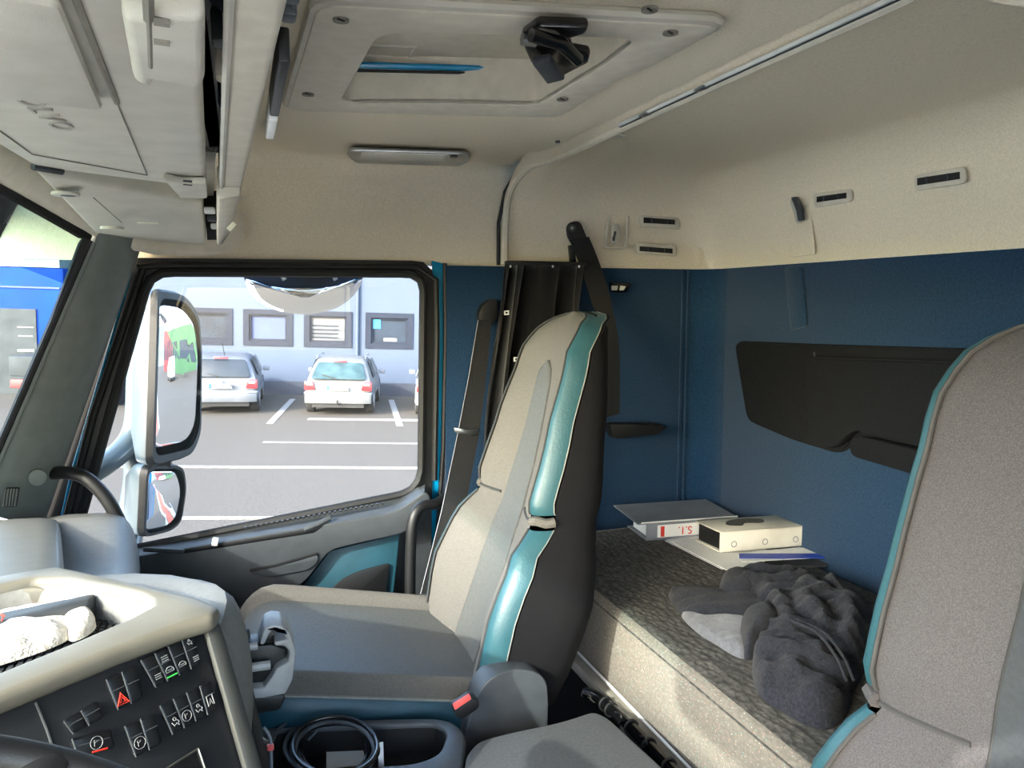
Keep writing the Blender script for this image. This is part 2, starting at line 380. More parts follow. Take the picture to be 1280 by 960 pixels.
P('door_panel', g_prism([(-.62, YD-.02, -.62), (.62, YD-.02, -.52), (.62, YD-.02, ZF), (-.62, YD-.02, ZF)], (0, -.05, 0)), 'grey_door', d2, bevel=.005)
P('pane', g_prism([(-.55, YD-.04, -.63), (.62, YD-.04, -.53), (.62, YD-.04, .10), (-.30, YD-.04, .10)], (0, -.004, 0)), 'window_glass', d2)
P('window_gasket', g_tube([(-.50, YD-.02, -.61), (.58, YD-.02, -.52), (.60, YD-.02, .09), (-.28, YD-.02, .09)], .012, 8, True), 'black_rubber', d2)
fl = P('floor', g_box((.35, 1.06, ZF-.02), (2.5, 2.5, .04)), 'carpet'); fl['kind'] = 'structure'; fl['label'] = 'dark carpeted cab floor'
fwall = P('wall_front', g_box((-.66, 1.06, -1.0), (.04, 2.36, .9)), 'black'); fwall['kind'] = 'structure'; fwall['label'] = 'dark front bulkhead under the dashboard'
wd = P('wall_driver', join(g_box((1.08, YD-.03, -.42), (.9, .05, 1.056)), g_box((.4, YD-.03, -1.2), (2.2, .05, .4))), 'blue_felt'); wd['kind'] = 'structure'; wd['label'] = 'blue felt side panel behind the driver door opening'
# ------------------------------------------------------------------ windscreen and pillars
hx, hz = -.329, .149                            # header line of the windscreen
gx, gz = -.615, -.506
def wsp(t, y, o=0):
    b = 1-min(1, abs((y-1)/1.07))**8          # the glass wraps back towards the pillars
    a = Vec((hx-.15*b, y, hz+.10*b)); c = Vec((gx-.25*b, y, gz)); return a.lerp(c, t)
w2 = thing('window_2', wsp(1, 1.0), 'tall sloping windscreen at the front of the cab', None, kind='structure')
YS_ = [1+1.075*math.sin(PI*(k/48-.5)) for k in range(49)]
P('pane', g_loft([[wsp(t, y) for t in (.17, .4, .7, 1.0, 1.15)] for y in YS_], False), 'windscreen_glass', w2, smooth=80)
tb = P('tint_band', g_loft([[wsp(t, y) for t in (-.02, .08, .17)] for y in YS_], False), 'tint_band', w2, smooth=80); tb['label'] = 'green tinted band along the top of the windscreen'
P('gasket', g_tube([wsp(0, y) for y in YS_[:-2]]+[wsp(.03, 2.065), wsp(.3, 2.07), wsp(1.1, 2.07)], .014, 8, flat=.7), 'black_rubber', w2)
hd = P('trim_3', g_loft([[wsp(0, y)+Vec(d) for d in ((.006, 0, -.003), (-.02, 0, .03), (-.03, 0, .13), (.06, 0, .13), (.07, 0, .05), (.03, 0, .015))] for y in (-.07, .0, .1, .3, .6, 1.0, 1.4, 1.7, 1.8, 1.9, 1.97, 2.03)]+[[(-.30, 2.08, .135), (-.34, 2.1, .17), (-.39, 2.1, .30), (-.28, 2.12, .30), (-.25, 2.12, .20), (-.28, 2.1, .15)], [(-.22, 2.19, .105), (-.3, 2.2, .15), (-.33, 2.2, .3), (-.2, 2.2, .3), (-.15, 2.2, .2), (-.17, 2.2, .12)], [(.05, 2.235, .106), (-.1, 2.25, .15), (-.1, 2.25, .3), (.1, 2.25, .3), (.1, 2.25, .2), (.07, 2.24, .12)]]), 'liner_trim', smooth=60, sub=1); hd['kind'] = 'structure'; hd['label'] = 'beige windscreen header trim sweeping into the side headliner'
def apillar():
    rings = []
    for t in [-.12]+[k/8 for k in range(9)]:
        L = VY(121+(-26-121)*t, 296+(640-296)*t, 2.07); R = VY(172+(52-172)*t, 318+(665-318)*t, 2.205); M_ = (L+R)/2; d = (R-L)
        nrm = Vec((d.y, -d.x, 0)).normalized()
        pts = [L+Vec((-.03, .05, 0)), L, L+d*.06+nrm*.012, L+d*.2+nrm*.022, L+d*.5+nrm*.030, L+d*.8+nrm*.022, L+d*.93+nrm*.012, R, R+Vec((-.01, .05, 0))]
        rings.append(pts)
    return g_loft(rings)
ap = P('pillar_trim', apillar(), 'pillar_grey', smooth=50); ap['kind'] = 'structure'; ap['label'] = 'grey moulded trim on the pillar between windscreen and passenger door'
for s_, c_ in ((VY(112, 300, 2.06), .008), (VY(118, 303, 2.06), .005)):
    e_ = VY(-38 if c_ == .008 else -30, 645, 2.06); P('bead', g_tube([s_, e_], c_, 8), 'pillar_grey' if c_ == .005 else 'black_rubber', ap)
gp = [VY(a, b, 2.068) for a, b in ((8, 610), (24, 610), (20, 634), (5, 634))]
P('grille', g_prism(gp, (0, .006, 0)), 'black', ap)
for k in range(5): P('grille_bar', g_tube([VY(7+k*3.6, 611, 2.066), VY(4+k*3.6, 633, 2.066)], .0022, 6), 'pillar_grey', ap)
P('screw_cap', g_cyl(VY(47, 597, 2.105), (.3, -1, .1), .020, .01, 20), 'pillar_grey', ap, bevel=.003)
o = P('grab_handle', g_tube(spline([VY(62, 592, 2.17), VY(84, 591, 2.13), VY(108, 598, 2.10), VY(132, 622, 2.09), VY(150, 655, 2.09), VY(164, 697, 2.10), VY(172, 740, 2.14)], 6), .0165, 12), 'black')
tag(o, 'black curved grab handle fixed to the grey windscreen pillar', 'grab handle')
# driver-side pillar (out of view, keeps the shell whole)
o = P('pillar_trim.001', g_tube([wsp(-.1, -.13), wsp(1.2, -.17)], .06, 8), 'pillar_grey'); o['kind'] = 'structure'; o['label'] = 'grey pillar trim beside the driver'
# ------------------------------------------------------------------ passenger door
d1 = thing('door_1', Vec((.05, YW, ZF)), 'dark passenger door with a blue lower insert and big side window', None, kind='structure')
win = [(188, 340), (529, 342), (526, 613), (86, 702)]
inner = resample(rpoly([VY(a, b, 2.262) for a, b in win], [.05, .055, .075, .03], 8), 96)
outer = resample(rpoly([VY(a, b, 2.262) for a, b in ((150, 322), (543, 326), (540, 640), (30, 745))], [.02, .06, .02, .0], 8), 96)
P('window_frame', g_frame(outer, inner, (0, .03, 0)), 'black', d1)
P('window_gasket', g_tube([p+Vec((0, -.006, 0)) for p in inner], .013, 8, True, upv=(0, 1, 0)), 'black_rubber', d1)
P('pane', g_prism([p+Vec((0, .02, 0)) for p in resample(rpoly([VY(a, b, 2.262) for a, b in ((182, 334), (535, 337), (532, 622), (70, 712))], .04, 4), 60)], (0, .004, 0)), 'window_glass', d1)
P('door_panel', g_prism([VY(a, b, 2.24) for a, b in ((60, 722), (540, 620), (540, 700), (528, 1150), (40, 1150))], (0, .06, 0)), 'grey_door', d1, bevel=.006)
# painted strip and seals around the door
P('paint_strip', g_prism([VY(a, b, 2.268) for a, b in ((540, 326), (556, 330), (552, 640), (538, 700), (526, 690), (540, 610))], (0, .03, 0)), 'cyan_paint', d1)
P('door_seal', g_tube([VY(556, 329, 2.256), VY(557, 420, 2.256), VY(554, 560, 2.256), VY(548, 650, 2.256), VY(540, 760, 2.25)], .007, 8), 'black_rubber', d1)
P('paint_line', g_tube([VY(164, 340, 2.255), VY(90, 590, 2.255), VY(75, 660, 2.255)], .004, 6), 'cyan_paint', d1)
P('front_seal', g_tube([VY(178, 336, 2.25), VY(116, 520, 2.25), VY(80, 660, 2.25)], .010, 8), 'black_rubber', d1)
P('top_seal', g_tube([VY(172, 334, 2.25), VY(200, 331, 2.25), VY(520, 333, 2.25), VY(545, 350, 2.25), VY(546, 420, 2.25), VY(543, 600, 2.25)], .009, 8), 'black_rubber', d1)
# window ledge, arm rest band, tray
ledge_b = [VY(a, b, 2.25) for a, b in ((100, 708), (300, 663), (500, 622), (532, 604))]
ledge_f = [VY(a, b, 2.17) for a, b in ((100, 708), (300, 674), (498, 640), (531, 614))]
lr = []
for b_, f_ in zip(ledge_b, ledge_f): lr.append([b_, f_, f_+Vec((0, .0, -.03)), b_+Vec((0, 0, -.05))])
P('window_ledge', g_loft(lr), 'grey_door', d1, bevel=.005)
band = rpoly([VY(a, b, 2.168) for a, b in ((110, 706), (300, 674), (497, 640), (534, 612), (540, 630), (508, 666), (440, 681), (412, 688), (398, 706), (378, 732), (285, 764), (110, 810))], [0, .05, .05, .03, .02, .03, .05, .03, .03, .05, .02, 0], 4)
P('arm_rest_band', g_prism(band, (0, .08, 0)), 'grey_door', d1, bevel=.012, seg=3)
pr = rpoly([VY(a, b, 2.166) for a, b in ((310, 713), (345, 708), (398, 693), (397, 702), (385, 712), (335, 721))], .015, 4)
P('pull_recess', g_prism(pr, (0, -.004, 0)), 'grey_dark', d1, bevel=.003)
P('pull_lip', g_tube([VY(312, 713, 2.163), VY(345, 707, 2.163), VY(396, 692, 2.163)], .004, 6), 'black', d1)
ins = [VY(a, b, 2.20) for a, b in ((285, 766), (378, 733), (398, 707), (412, 689), (500, 667), (488, 780), (470, 860), (285, 880))]
P('blue_insert', g_prism(ins, (0, .03, 0)), 'teal_dark', d1, bevel=.004)
sp = rpoly([VY(a, b, 2.195) for a, b in ((404, 775), (409, 745), (420, 728), (445, 714), (487, 703), (478, 775))], [0, .03, .03, .03, .01, 0], 4)
P('speaker_grille', g_prism(sp, (0, -.006, 0)), 'black', d1, bevel=.003)
tr = [VY(a, b, 2.205) for a, b in ((226, 683), (392, 652), (406, 655), (398, 661), (232, 693))]
P('ledge_tray', g_prism([VY(a, b, 2.19) for a, b in ((224, 686), (392, 658), (404, 656), (392, 665), (228, 691))], (0, -.024, .004)), 'black', d1, bevel=.003)
P('tray_rim', g_tube([VY(380, 662, 2.165), VY(396, 656, 2.168), VY(412, 648, 2.185)], .008, 8), 'grey_dark', d1)
P('tray_clip', g_box(VY(269, 677, 2.16), (.016, .012, .022), 0, 0, .2), 'white_plastic', d1, bevel=.003)
dg = []
for k in range(27):
    t = k/26; dg.append(g_box(VY(307+171*t, 661-30.5*t, 2.205)+Vec((0, -.004, .004)), (.007, .010, .006), 0, 0, -.18))
o = P('demister_slots', join(*dg), 'black_rubber', d1); o['kind'] = 'stuff'
P('latch_plate', g_box(VY(205, 688, 2.168), (.10, .008, .012), 0, 0, .17), 'grey_dark', d1, bevel=.002)
o = P('grab_handle', g_tube(spline([VY(556, 622, 2.20), VY(545, 630, 2.16), VY(526, 634, 2.14), VY(516, 652, 2.13), VY(513, 700, 2.13), VY(513, 770, 2.13), VY(515, 840, 2.16)], 5), .016, 12), 'black')
tag(o, 'black upright grab handle at the rear edge of the passenger door opening', 'grab handle')
# ================================================================== the yard outside
gr = P('ground', g_box((8, 30, -.05), (260, 160, .1)), 'asphalt'); gr['kind'] = 'structure'; gr['label'] = 'grey asphalt truck yard'; ext_place(gr)
ap_ = P('ground.001', join(g_box((-22, -15, .0), (40, 46, .02)), g_box((10, -7, .0), (24, 16, .02))), 'concrete'); ap_['kind'] = 'structure'; ap_['label'] = 'pale concrete apron added out of view to bounce daylight into the cab'; ext_place(ap_)  # unseen addition, reflects daylight up to the headliner
VB = X(440, 494.5, 'w', 0).y                     # facade distance
def stripe(a, b, w, label):
    a, b = Vec(a), Vec(b); t = (b-a).normalized(); s = Vec((-t.y, t.x, 0))*w/2
    o = P('parking_line', g_prism([Vec((p.x, p.y, .004)) for p in (a-s, b-s, b+s, a+s)], (0, 0, .006)), 'road_paint'); ext_place(o); o['kind'] = 'structure'; o['label'] = label
l1 = XG(329, 553); l1v = l1.y
stripe((l1.x, l1v, 0), (9, l1v, 0), .12, 'thin white line painted across the yard, farther one')
v2 = XG(350, 584.5).y; stripe((-14, v2, 0), (12, v2, 0), .17, 'long bold white line painted across the yard')
v3 = XG(240, 648).y; stripe((-8, v3, 0), (XG(330, 648).x+3, v3, 0), .13, 'white line nearest the truck on the asphalt')
a_, b_ = XG(337, 530), XG(366, 499); stripe(a_, b_, .16, 'white bay line between the two silver cars')
a_, b_ = XG(500, 533), XG(489, 500); stripe(a_, b_, .16, 'white bay line beside the white car')
stripe(XG(385, 524), XG(560, 526), .28, 'white line across the bay mouth behind the parked cars')
stripe(XG(15, 528), XG(45, 512), .16, 'short white line seen through the windscreen')
# building
b1 = thing('office_building', Vec((0, VB, 0)), 'pale blue office building with grey framed windows behind the cars', 'building')
HB = 7.0
def part_ext(name, geo, m, parent, **k): return P(name, geo, m, parent, **k)
wl_ = X(285, 400, 'v', VB)
wins = []
for (x0, x1, y0, y1) in ((228, 291, 384, 431), (304, 366, 386, 433), (380, 440, 390, 435), (457, 516, 391, 437)):
    A = X(x0, y0, 'v', VB); B = X(x1, y1, 'v', VB); wins.append((A.x, B.x, B.z, A.z))
pitch = wins[2][0]-wins[1][0]
allw = [(wins[0][0]-pitch*k, wins[0][1]-pitch*k, wins[0][2], wins[0][3]) for k in (3, 2, 1)]+wins+[(wins[3][0]+pitch*k, wins[3][1]+pitch*k, wins[3][2], wins[3][3]) for k in (1, 2, 3)]
BX0, BX1 = -9.9, 24.0
zl, zh = wins[1][2], wins[1][3]
g = [g_box(((BX0+BX1)/2, VB+.3, zl/2+.2), (BX1-BX0, .6, zl-.4)), g_box(((BX0+BX1)/2, VB+.3, (HB+zh)/2), (BX1-BX0, .6, HB-zh))]
xs = BX0
for (a, b, c, d) in allw:
    if a > xs: g.append(g_box(((xs+a)/2, VB+.3, (zl+zh)/2), (a-xs, .6, zh-zl)))
    xs = b
g.append(g_box(((xs+BX1)/2, VB+.3, (zl+zh)/2), (BX1-xs, .6, zh-zl)))
P('facade_wall', join(*g), 'facade', b1)
P('plinth', g_box(((BX0+BX1)/2, VB+.26, .2), (BX1-BX0, .6, .42)), 'plinth', b1)
P('roof', g_box(((BX0+BX1)/2, VB+7, HB), (BX1-BX0, 14.4, .25)), 'frame_grey', b1)
P('back_wall', g_box(((BX0+BX1)/2, VB+13.8, HB/2), (BX1-BX0, .3, HB)), 'facade', b1)
kinds = ['pane_dark', 'blind_blue', 'pane_light', 'pane_dark']
for i, (a, b, c, d) in enumerate(allw):
    c, d = zl, zh; w = b-a; h = d-c; t = .17
    fo = resample([(a, VB-.04, d), (b, VB-.04, d), (b, VB-.04, c), (a, VB-.04, c)], 16)
    q = lambda s: [(a+s, VB-.04, d-s*.9), (b-s, VB-.04, d-s*.9), (b-s, VB-.04, c+s*.9), (a+s, VB-.04, c+s*.9)]
    wf = P('window_frame', g_frame([Vec(v) for v in q(0)], [Vec(v) for v in q(t)], (0, .12, 0)), 'frame_grey', b1)
    sash = P('sash', g_frame([Vec(v)+Vec((0, .06, 0)) for v in q(t-.01)], [Vec(v)+Vec((0, .06, 0)) for v in q(t+.06)], (0, .05, 0)), 'frame_grey', wf)
    P('pane', g_box(((a+b)/2, VB+.10, (c+d)/2), (w-2*t, .02, h-2*t*.9)), kinds[(i+1) % 4] if 3 <= i <= 6 else 'pane_dark', wf)
    if i == 6:
        P('sign', g_box((a+t+.17, VB+.07, d-t-.17), (.24, .01, .30)), 'sign_cyan', wf); P('sheet', g_box((a+w*.52, VB+.08, c+t+.10), (.4, .01, .10)), 'white_paint', wf)
    if i == 5:
        for kk in range(4): P('blind_slat', g_box(((a+b)/2-.1, VB+.08, c+t+.12+.12*kk), (w-2*t-.3, .012, .04)), 'pane_dark', wf)
for px, top in ((447, HB),):
    u_ = X(px, 400, 'v', VB).x; P('downpipe', g_tube([(u_, VB-.07, .1), (u_, VB-.07, top)], .05, 10), 'facade', b1)
ext_place(b1)
# blue entrance bay seen through the windscreen
vq = X(30, 492, 'w', 0).y
q0 = X(-70, 335, 'v', vq); q1 = X(79, 335, 'v', vq); bt = q1.z
b2 = thing('entrance_bay', Vec((q0.x, vq, 0)), 'bright blue clad entrance with a grey door seen through the windscreen', 'building')
P('blue_cladding', g_box(((q0.x+q1.x)/2-3, vq+.6, bt/2), (q1.x-q0.x+6, 1.2, bt)), 'blue_clad', b2, bevel=.08)
zz = X(0, 358, 'v', vq).z; P('cladding_joint', g_box(((q0.x+q1.x)/2-3, vq-.01, zz), (q1.x-q0.x+5.8, .05, .05)), 'facade', b2)
u0 = X(-60, 400, 'v', vq).x; u1 = X(46, 400, 'v', vq).x; z1 = X(30, 386, 'v', vq).z
P('grey_door', g_box(((u0+u1)/2, vq-.02, z1/2), (u1-u0, .06, z1)), 'shutter_grey', b2)
for py, wd_ in ((409, 20), (420, 18)):
    c_ = X(32, py, 'v', vq-.06); e_ = X(32+wd_*.5, py, 'v', vq-.06); P('door_marking', g_box(c_, ((e_.x-c_.x)*2, .01, .03)), 'road_paint', b2)
for k in range(6):
    c_ = X(24+k*3.4, 438, 'v', vq-.06); P('door_marking', g_box(c_, (.08, .01, .07)), 'road_paint', b2)
P('white_band', g_box(((q0.x+q1.x)/2-3.1, vq+.6, bt+.75), (q1.x-q0.x+6, 1.2, 1.5)), 'white_paint', b2)
ext_place(b2)
# flatbed lorry glimpsed between the pillar and the mirror
p_ = XG(142, 512)
L1 = thing('flatbed_lorry', Vec((p_.x-1.3, p_.y, 0)), 'parked lorry rear with an orange and white striped board beyond the mirror', 'lorry')
sc_ = (XG(160, 512).x-p_.x)/18
P('tail_board', g_box((p_.x-1.2, p_.y+.5, 1.05), (2.5, 1.0, .5)), 'shutter_grey', L1, bevel=.03)
P('chassis', g_box((p_.x-1.2, p_.y+1.7, .8), (1.0, 3, .25)), 'black', L1); P('rear_light_bar', g_box((p_.x-1.2, p_.y-.02, .62), (2.4, .08, .22)), 'red_clad', L1, bevel=.02)
for k in range(4):
    P('warning_stripe', g_prism([(p_.x-.55+k*.2+dx, p_.y-.02, z_) for dx, z_ in ((0, .85), (.12, .85), (.2, 1.2), (.08, 1.2))], (0, -.02, 0)), 'orange' if k % 2 == 0 else 'white_paint', L1)
for sx in (-2.1, -.3): P('wheel', g_cyl((p_.x+sx, p_.y+.9, .48), (1, 0, 0), .48, .35, 24), 'tyre', L1)
P('boom', g_tube([(p_.x-1.2, p_.y+2, 1.2), (p_.x-.6, p_.y+1.8, 1.9), (p_.x+.1, p_.y+1.4, 2.3)], .1, 8), 'frame_grey', L1)
ext_place(L1)
# ------------------------------------------------------------------ cars
def car(label, paint, uc, vr, width, height, length, estate, glassm, plate, yaw=0, group=None):
    """rear of the car at vr, nose towards the facade; y grows to the nose"""
    c = thing('parked_car', Vec((0, 0, 0)), label, 'car', group)
    hw = width/2; z0 = .28
    # sections from rear bumper to nose: (y, half width low, bottom z, belt z, roof z, half width roof)
    belt = height*.62; S = []
    if estate: prof = [(0.0, .45, .86*belt), (.06, .36, belt*1.0), (.22, .30, height*.93), (.42, .28, height), (1.6, .28, height*1.0), (2.3, .28, height*.97), (3.05, .30, belt*1.02), (3.9, .34, belt*.92), (length-.05, .40, belt*.72), (length, .42, .5)]
    else: prof = [(0.0, .42, .80*belt), (.10, .34, belt*1.0), (.62, .28, height*.97), (.95, .27, height), (1.7, .27, height), (2.2, .28, height*.96), (2.85, .30, belt*1.02), (3.5, .33, belt*.92), (length-.05, .40, belt*.72), (length, .42, .5)]
    rings = []
    for (y, zb, zt) in prof:
        f = 1.0 if .15 < y < length-.3 else .93
        w = hw*f; wt = hw*(.96 if zt < belt*1.05 else .74+.2*(height-zt)/(height-belt))
        b2_ = min(belt, zt)
        rings.append([(-w*.9, y, zb-.05), (-w, y, zb+.12), (-w*1.0, y, (zb+b2_)/2+.05), (-w*.97, y, b2_*.985), (-wt, y, zt-.03), (-wt*.85, y, zt), (wt*.85, y, zt), (wt, y, zt-.03), (w*.97, y, b2_*.985), (w, y, (zb+b2_)/2+.05), (w, y, zb+.12), (w*.9, y, zb-.05)])
    P('body', g_loft(rings), paint, c, smooth=60, sub=2)
    # rear window
    ya, yb = (.05, .26) if estate else (.10, .60); zt = height*(.955 if estate else .93); za = belt*1.03
    rw = [(-hw*.80, ya-.02, za), (hw*.80, ya-.02, za), (hw*.66, yb-.06, zt-.03), (-hw*.66, yb-.06, zt-.03)]
    rwo = P('rear_window', g_prism(rpoly([Vec(p) for p in rw], .09, 4), (0, -.03, .01)), glassm, c, bevel=.008)
    P('wiper', g_tube([(-.05, ya-.06, za+.02), (-.42, ya+.01, za+.12)], .012, 6), 'black', rwo)
    P('brake_light', g_box((0, yb-.12, zt+.015), (.34, .05, .045)), 'tail_red', c, bevel=.01)
    for s in (-1, 1):
        # side glass
        zg = height*.93
        sg = [(s*hw*.975, .55 if estate else .8, belt*1.02), (s*hw*.975, 2.75, belt*1.02), (s*hw*.80, 2.2, zg), (s*hw*.79, .45 if estate else 1.0, zg)]
        so_ = P('side_window', g_prism([Vec(p) for p in sg], (s*.02, 0, .01)), 'car_glass', c, bevel=.005)
        P('door_pillar', g_tube([(s*hw*.99, 1.55, belt*1.02), (s*hw*.83, 1.45, zg)], .025, 6), paint, so_)
        tl = P('tail_light', g_prism(rpoly([Vec(p) for p in ((s*hw*.97, -.02, belt*.98), (s*hw*.72, -.05, belt*.96), (s*hw*.66, -.05, belt*.74), (s*hw*.97, -.02, belt*.72))], .04, 3), (0, .14, 0)), 'tail_red', c, bevel=.012)
        P('reverse_lens', g_box((s*hw*.82, -.055, belt*.9), (hw*.16, .02, .05)), 'tail_pale', tl)
        P('wing_mirror', g_loft([[(s*(hw+.03), 2.32+a, belt*1.06+b) for a, b in ((0, -.05), (0, .06), (.09, .06), (.09, -.05))], [(s*(hw+.2), 2.30+a, belt*1.07+b) for a, b in ((0, -.07), (0, .07), (.1, .06), (.1, -.06))]]), 'bumper_grey', c, bevel=.02)
        for y_ in (.72, length-.82):
            w_ = P('wheel', g_cyl((s*(hw-.10), y_, .31), (1, 0, 0), .31, .20, 28), 'tyre', c, bevel=.02); P('hub_cap', g_cyl((s*(hw-.005), y_, .31), (1, 0, 0), .2, .03, 20), 'hub', w_)
            P('wheel_arch', g_tube([(s*(hw-.005), y_+.36*math.cos(a), .33+.36*math.sin(a)) for a in [PI*k/10 for k in range(11)]], .02, 6), paint, w_)
        P('side_moulding', g_box((s*hw*1.0, 2.1, .50), (.03, 2.0, .07)), 'bumper_grey', c, bevel=.01)
    P('bumper', g_prism(rpoly([Vec(p) for p in ((-hw*.96, .25, .32), (-hw*.98, -.02, .32), (-hw*.7, -.09, .32), (hw*.7, -.09, .32), (hw*.98, -.02, .32), (hw*.96, .25, .32))], .06, 3), (0, 0, .26)), paint, c, bevel=.03)
    P('bumper_strip', g_prism(rpoly([Vec(p) for p in ((-hw*.98, .25, .545), (-hw*.995, -.03, .545), (-hw*.7, -.105, .545), (hw*.7, -.105, .545), (hw*.995, -.03, .545), (hw*.98, .25, .545))], .06, 3), (0, 0, .05)), 'bumper_grey', c, bevel=.01)
    P('valance', g_box((0, .25, .27), (hw*1.5, .5, .12)), 'black', c)
    pl = P('number_plate', g_box((0, -.075, belt*.80), (.54, .02, .125)), 'plate_white', c, bevel=.004); P('plate_band', g_box((-.245, -.088, belt*.80), (.05, .006, .12)), 'plate_blue', pl)
    text('plate_number', plate, .12, frameM((.03, -.088, belt*.80), (1, 0, 0), (0, 0, 1)), 'black', pl)
    P('badge', g_cyl((0, -.05, belt*.93), (0, 1, 0), .045, .02, 16), 'hub', c)
    if estate: P('roof_aerial', g_tube([(.05, .55, height-.01), (.0, .40, height+.32)], .008, 6), 'black', c)
    else:
        P('tow_bar', g_tube([(.0, -.02, .30), (.0, -.16, .32), (0, -.17, .42)], .02, 8), 'black', c)
        for s in (-1, 1): P('roof_rail', g_tube([(s*hw*.72, .75, height-.02), (s*hw*.72, .85, height+.03), (s*hw*.72, 2.0, height+.03), (s*hw*.72, 2.1, height-.02)], .014, 8), 'bumper_grey', c)
    c.location = (uc, vr, 0); c.rotation_euler = (0, 0, yaw); del c['base']; c.matrix_world = EXT @ c.matrix_basis
    return c
mg0 = XG(387, 513); mg1 = XG(467, 513)
car('pale silver hatchback with roof rails and a white plate, seen from behind', 'warm_silver_paint', (mg0.x+mg1.x)/2, mg0.y-.9, 1.72, 1.44, 3.95, False, 'car_glass_green', 'BL-775ZA', group='cars parked by the office')
oc0 = XG(238, 512); oc1 = XG(328, 512)
car('silver estate car with a red tail light, half hidden by the door mirror', 'silver_paint', oc1.x-.80, oc1.y-1.0, 1.77, 1.46, 3.98, True, 'car_glass', 'LV-167CA', yaw=.16, group='cars parked by the office')
wc = XG(520, 503)
car('white car cut off by the door frame, only a wing mirror and wheel showing', 'white_paint', wc.x+.86, wc.y-.72-2.3, 1.72, 1.45, 3.9, False, 'car_glass', 'BA-204PK', yaw=.0, group='cars parked by the office')
# ------------------------------------------------------------------ outside mirrors on the passenger side
MC = VY(222, 470, 2.50)
tocam = (-MC).normalized(); back = Vec((.975, .20, -.078)).normalized()
mn = (tocam+back).normalized()
def mirror_unit(root, poly, c0, n, gname, depth, hm, bulge=0, rr=.03):
    pts = rpoly([VP(a, b, c0, n) for a, b in poly], rr, 6); cen = sum(pts, Vec())/len(pts)
    gl = [cen+(p-cen)*1.0+n*.002 for p in pts]
    if bulge:
        rings = []
        for k in range(9):
            s = 1-k/8*.999; rings.append([cen+(p-cen)*s+n*((.30**2-((p-cen)*s).length_squared)/(2*bulge)-.30**2/(2*bulge)+.006) for p in gl])
        P(gname, g_loft(rings), 'mirror_glass', root, smooth=180)
    else: P(gname, g_prism(gl, n*.003), 'mirror_glass', root, smooth=0)
    rim = [cen+(p-cen)*1.0 for p in pts]
    rings = [[cen+(p-cen)*1.0+n*.012 for p in pts], [cen+(p-cen)*1.09+n*.012 for p in pts], [cen+(p-cen)*1.13-n*.01 for p in pts], [cen+(p-cen)*1.10-n*depth*.5 for p in pts], [cen+(p-cen)*.8-n*depth for p in pts]]
    return rings
om = thing('door_mirror', VY(120, 600, 2.45), 'tall truck door mirror with a wide angle mirror below on a blue grey arm', 'mirror')
R1 = mirror_unit(om, [(196, 372), (228, 377), (244, 400), (247, 440), (246, 535), (236, 560), (190, 571)], MC, mn, 'main_glass', .10, 'mirror_housing', bulge=2.2)
hs = P('main_housing', g_loft(R1[1:]+[[sum(R1[-1],Vec())/len(R1[-1])]*len(R1[-1])], True, False), 'mirror_housing', om, smooth=50); P('glass_rim', g_loft(R1[:3], True, False), 'black', hs)
LC = VY(205, 625, 2.50); tc2 = (-LC).normalized(); ln = (tc2+Vec((.95, .2, -.30)).normalized()).normalized()
R2 = mirror_unit(om, [(182, 586), (224, 585), (228, 610), (222, 650), (210, 660), (178, 668)], LC, ln, 'wide_angle_glass', .09, 'mirror_housing', bulge=.45)
hs2 = P('wide_angle_housing', g_loft(R2[1:]+[[sum(R2[-1],Vec())/len(R2[-1])]*len(R2[-1])], True, False), 'mirror_housing', om, smooth=50); P('glass_rim', g_loft(R2[:3], True, False), 'black', hs2)
arm = spline([VY(182, 362, 2.62), VY(174, 400, 2.64), VY(172, 480, 2.64), VY(168, 535, 2.62), VY(150, 565, 2.56), VY(115, 590, 2.44), VY(70, 612, 2.36)], 6)
P('arm', g_tube(arm, .034, 12), 'mirror_housing', om)
P('lower_arm', g_tube(spline([VY(165, 560, 2.62), VY(172, 590, 2.62), VY(165, 640, 2.60), VY(158, 690, 2.52), VY(150, 720, 2.4)], 5), .04, 12), 'mirror_housing', om)
P('link_block', g_box(VY(203, 578, 2.52), (.05, .05, .03)), 'black', om, bevel=.006)
# kerb mirror over the door
km = thing('kerb_mirror', VY(380, 345, 2.42), 'wide lens shaped kerb mirror hanging outside above the side window', 'mirror')
KC = VY(380, 366, 2.44); kn = ((-KC).normalized()+Vec((-.05, .25, -.95))).normalized()
kpoly = [(308, 349), (340, 358), (380, 362), (420, 357), (451, 348), (445, 366), (425, 383), (400, 391), (375, 393), (350, 389), (325, 378), (312, 364)]
kp = [VP(a, b, KC, kn) for a, b in kpoly]; kp = resample(spline(kp, 4, True), 48); kc = sum(kp, Vec())/len(kp)
P('kerb_glass', g_loft([[kc+(p-kc)*s+kn*(.012*(1-s*s)) for p in kp] for s in (1, .85, .7, .5, .3, .1, .001)]), 'mirror_glass', km, smooth=180)
kh = [VY(a, b, 2.435) for a, b in ((306, 350), (309, 341), (330, 338), (380, 336), (430, 338), (450, 342), (453, 350), (420, 359), (380, 364), (340, 360))]
P('kerb_housing', g_prism(resample(spline(kh, 4, True), 48), (0, .08, 0)), 'frame_grey', km, bevel=.006)
P('kerb_bracket', g_prism([VY(a, b, 2.41) for a, b in ((368, 325), (412, 325), (408, 346), (372, 346))], (0, .06, 0)), 'black', km, bevel=.006)
for a in (352, 416): P('bracket_strut', g_tube([VY(a-4, 336, 2.42), VY(a+4, 350, 2.42)], .007, 6), 'steel', km)
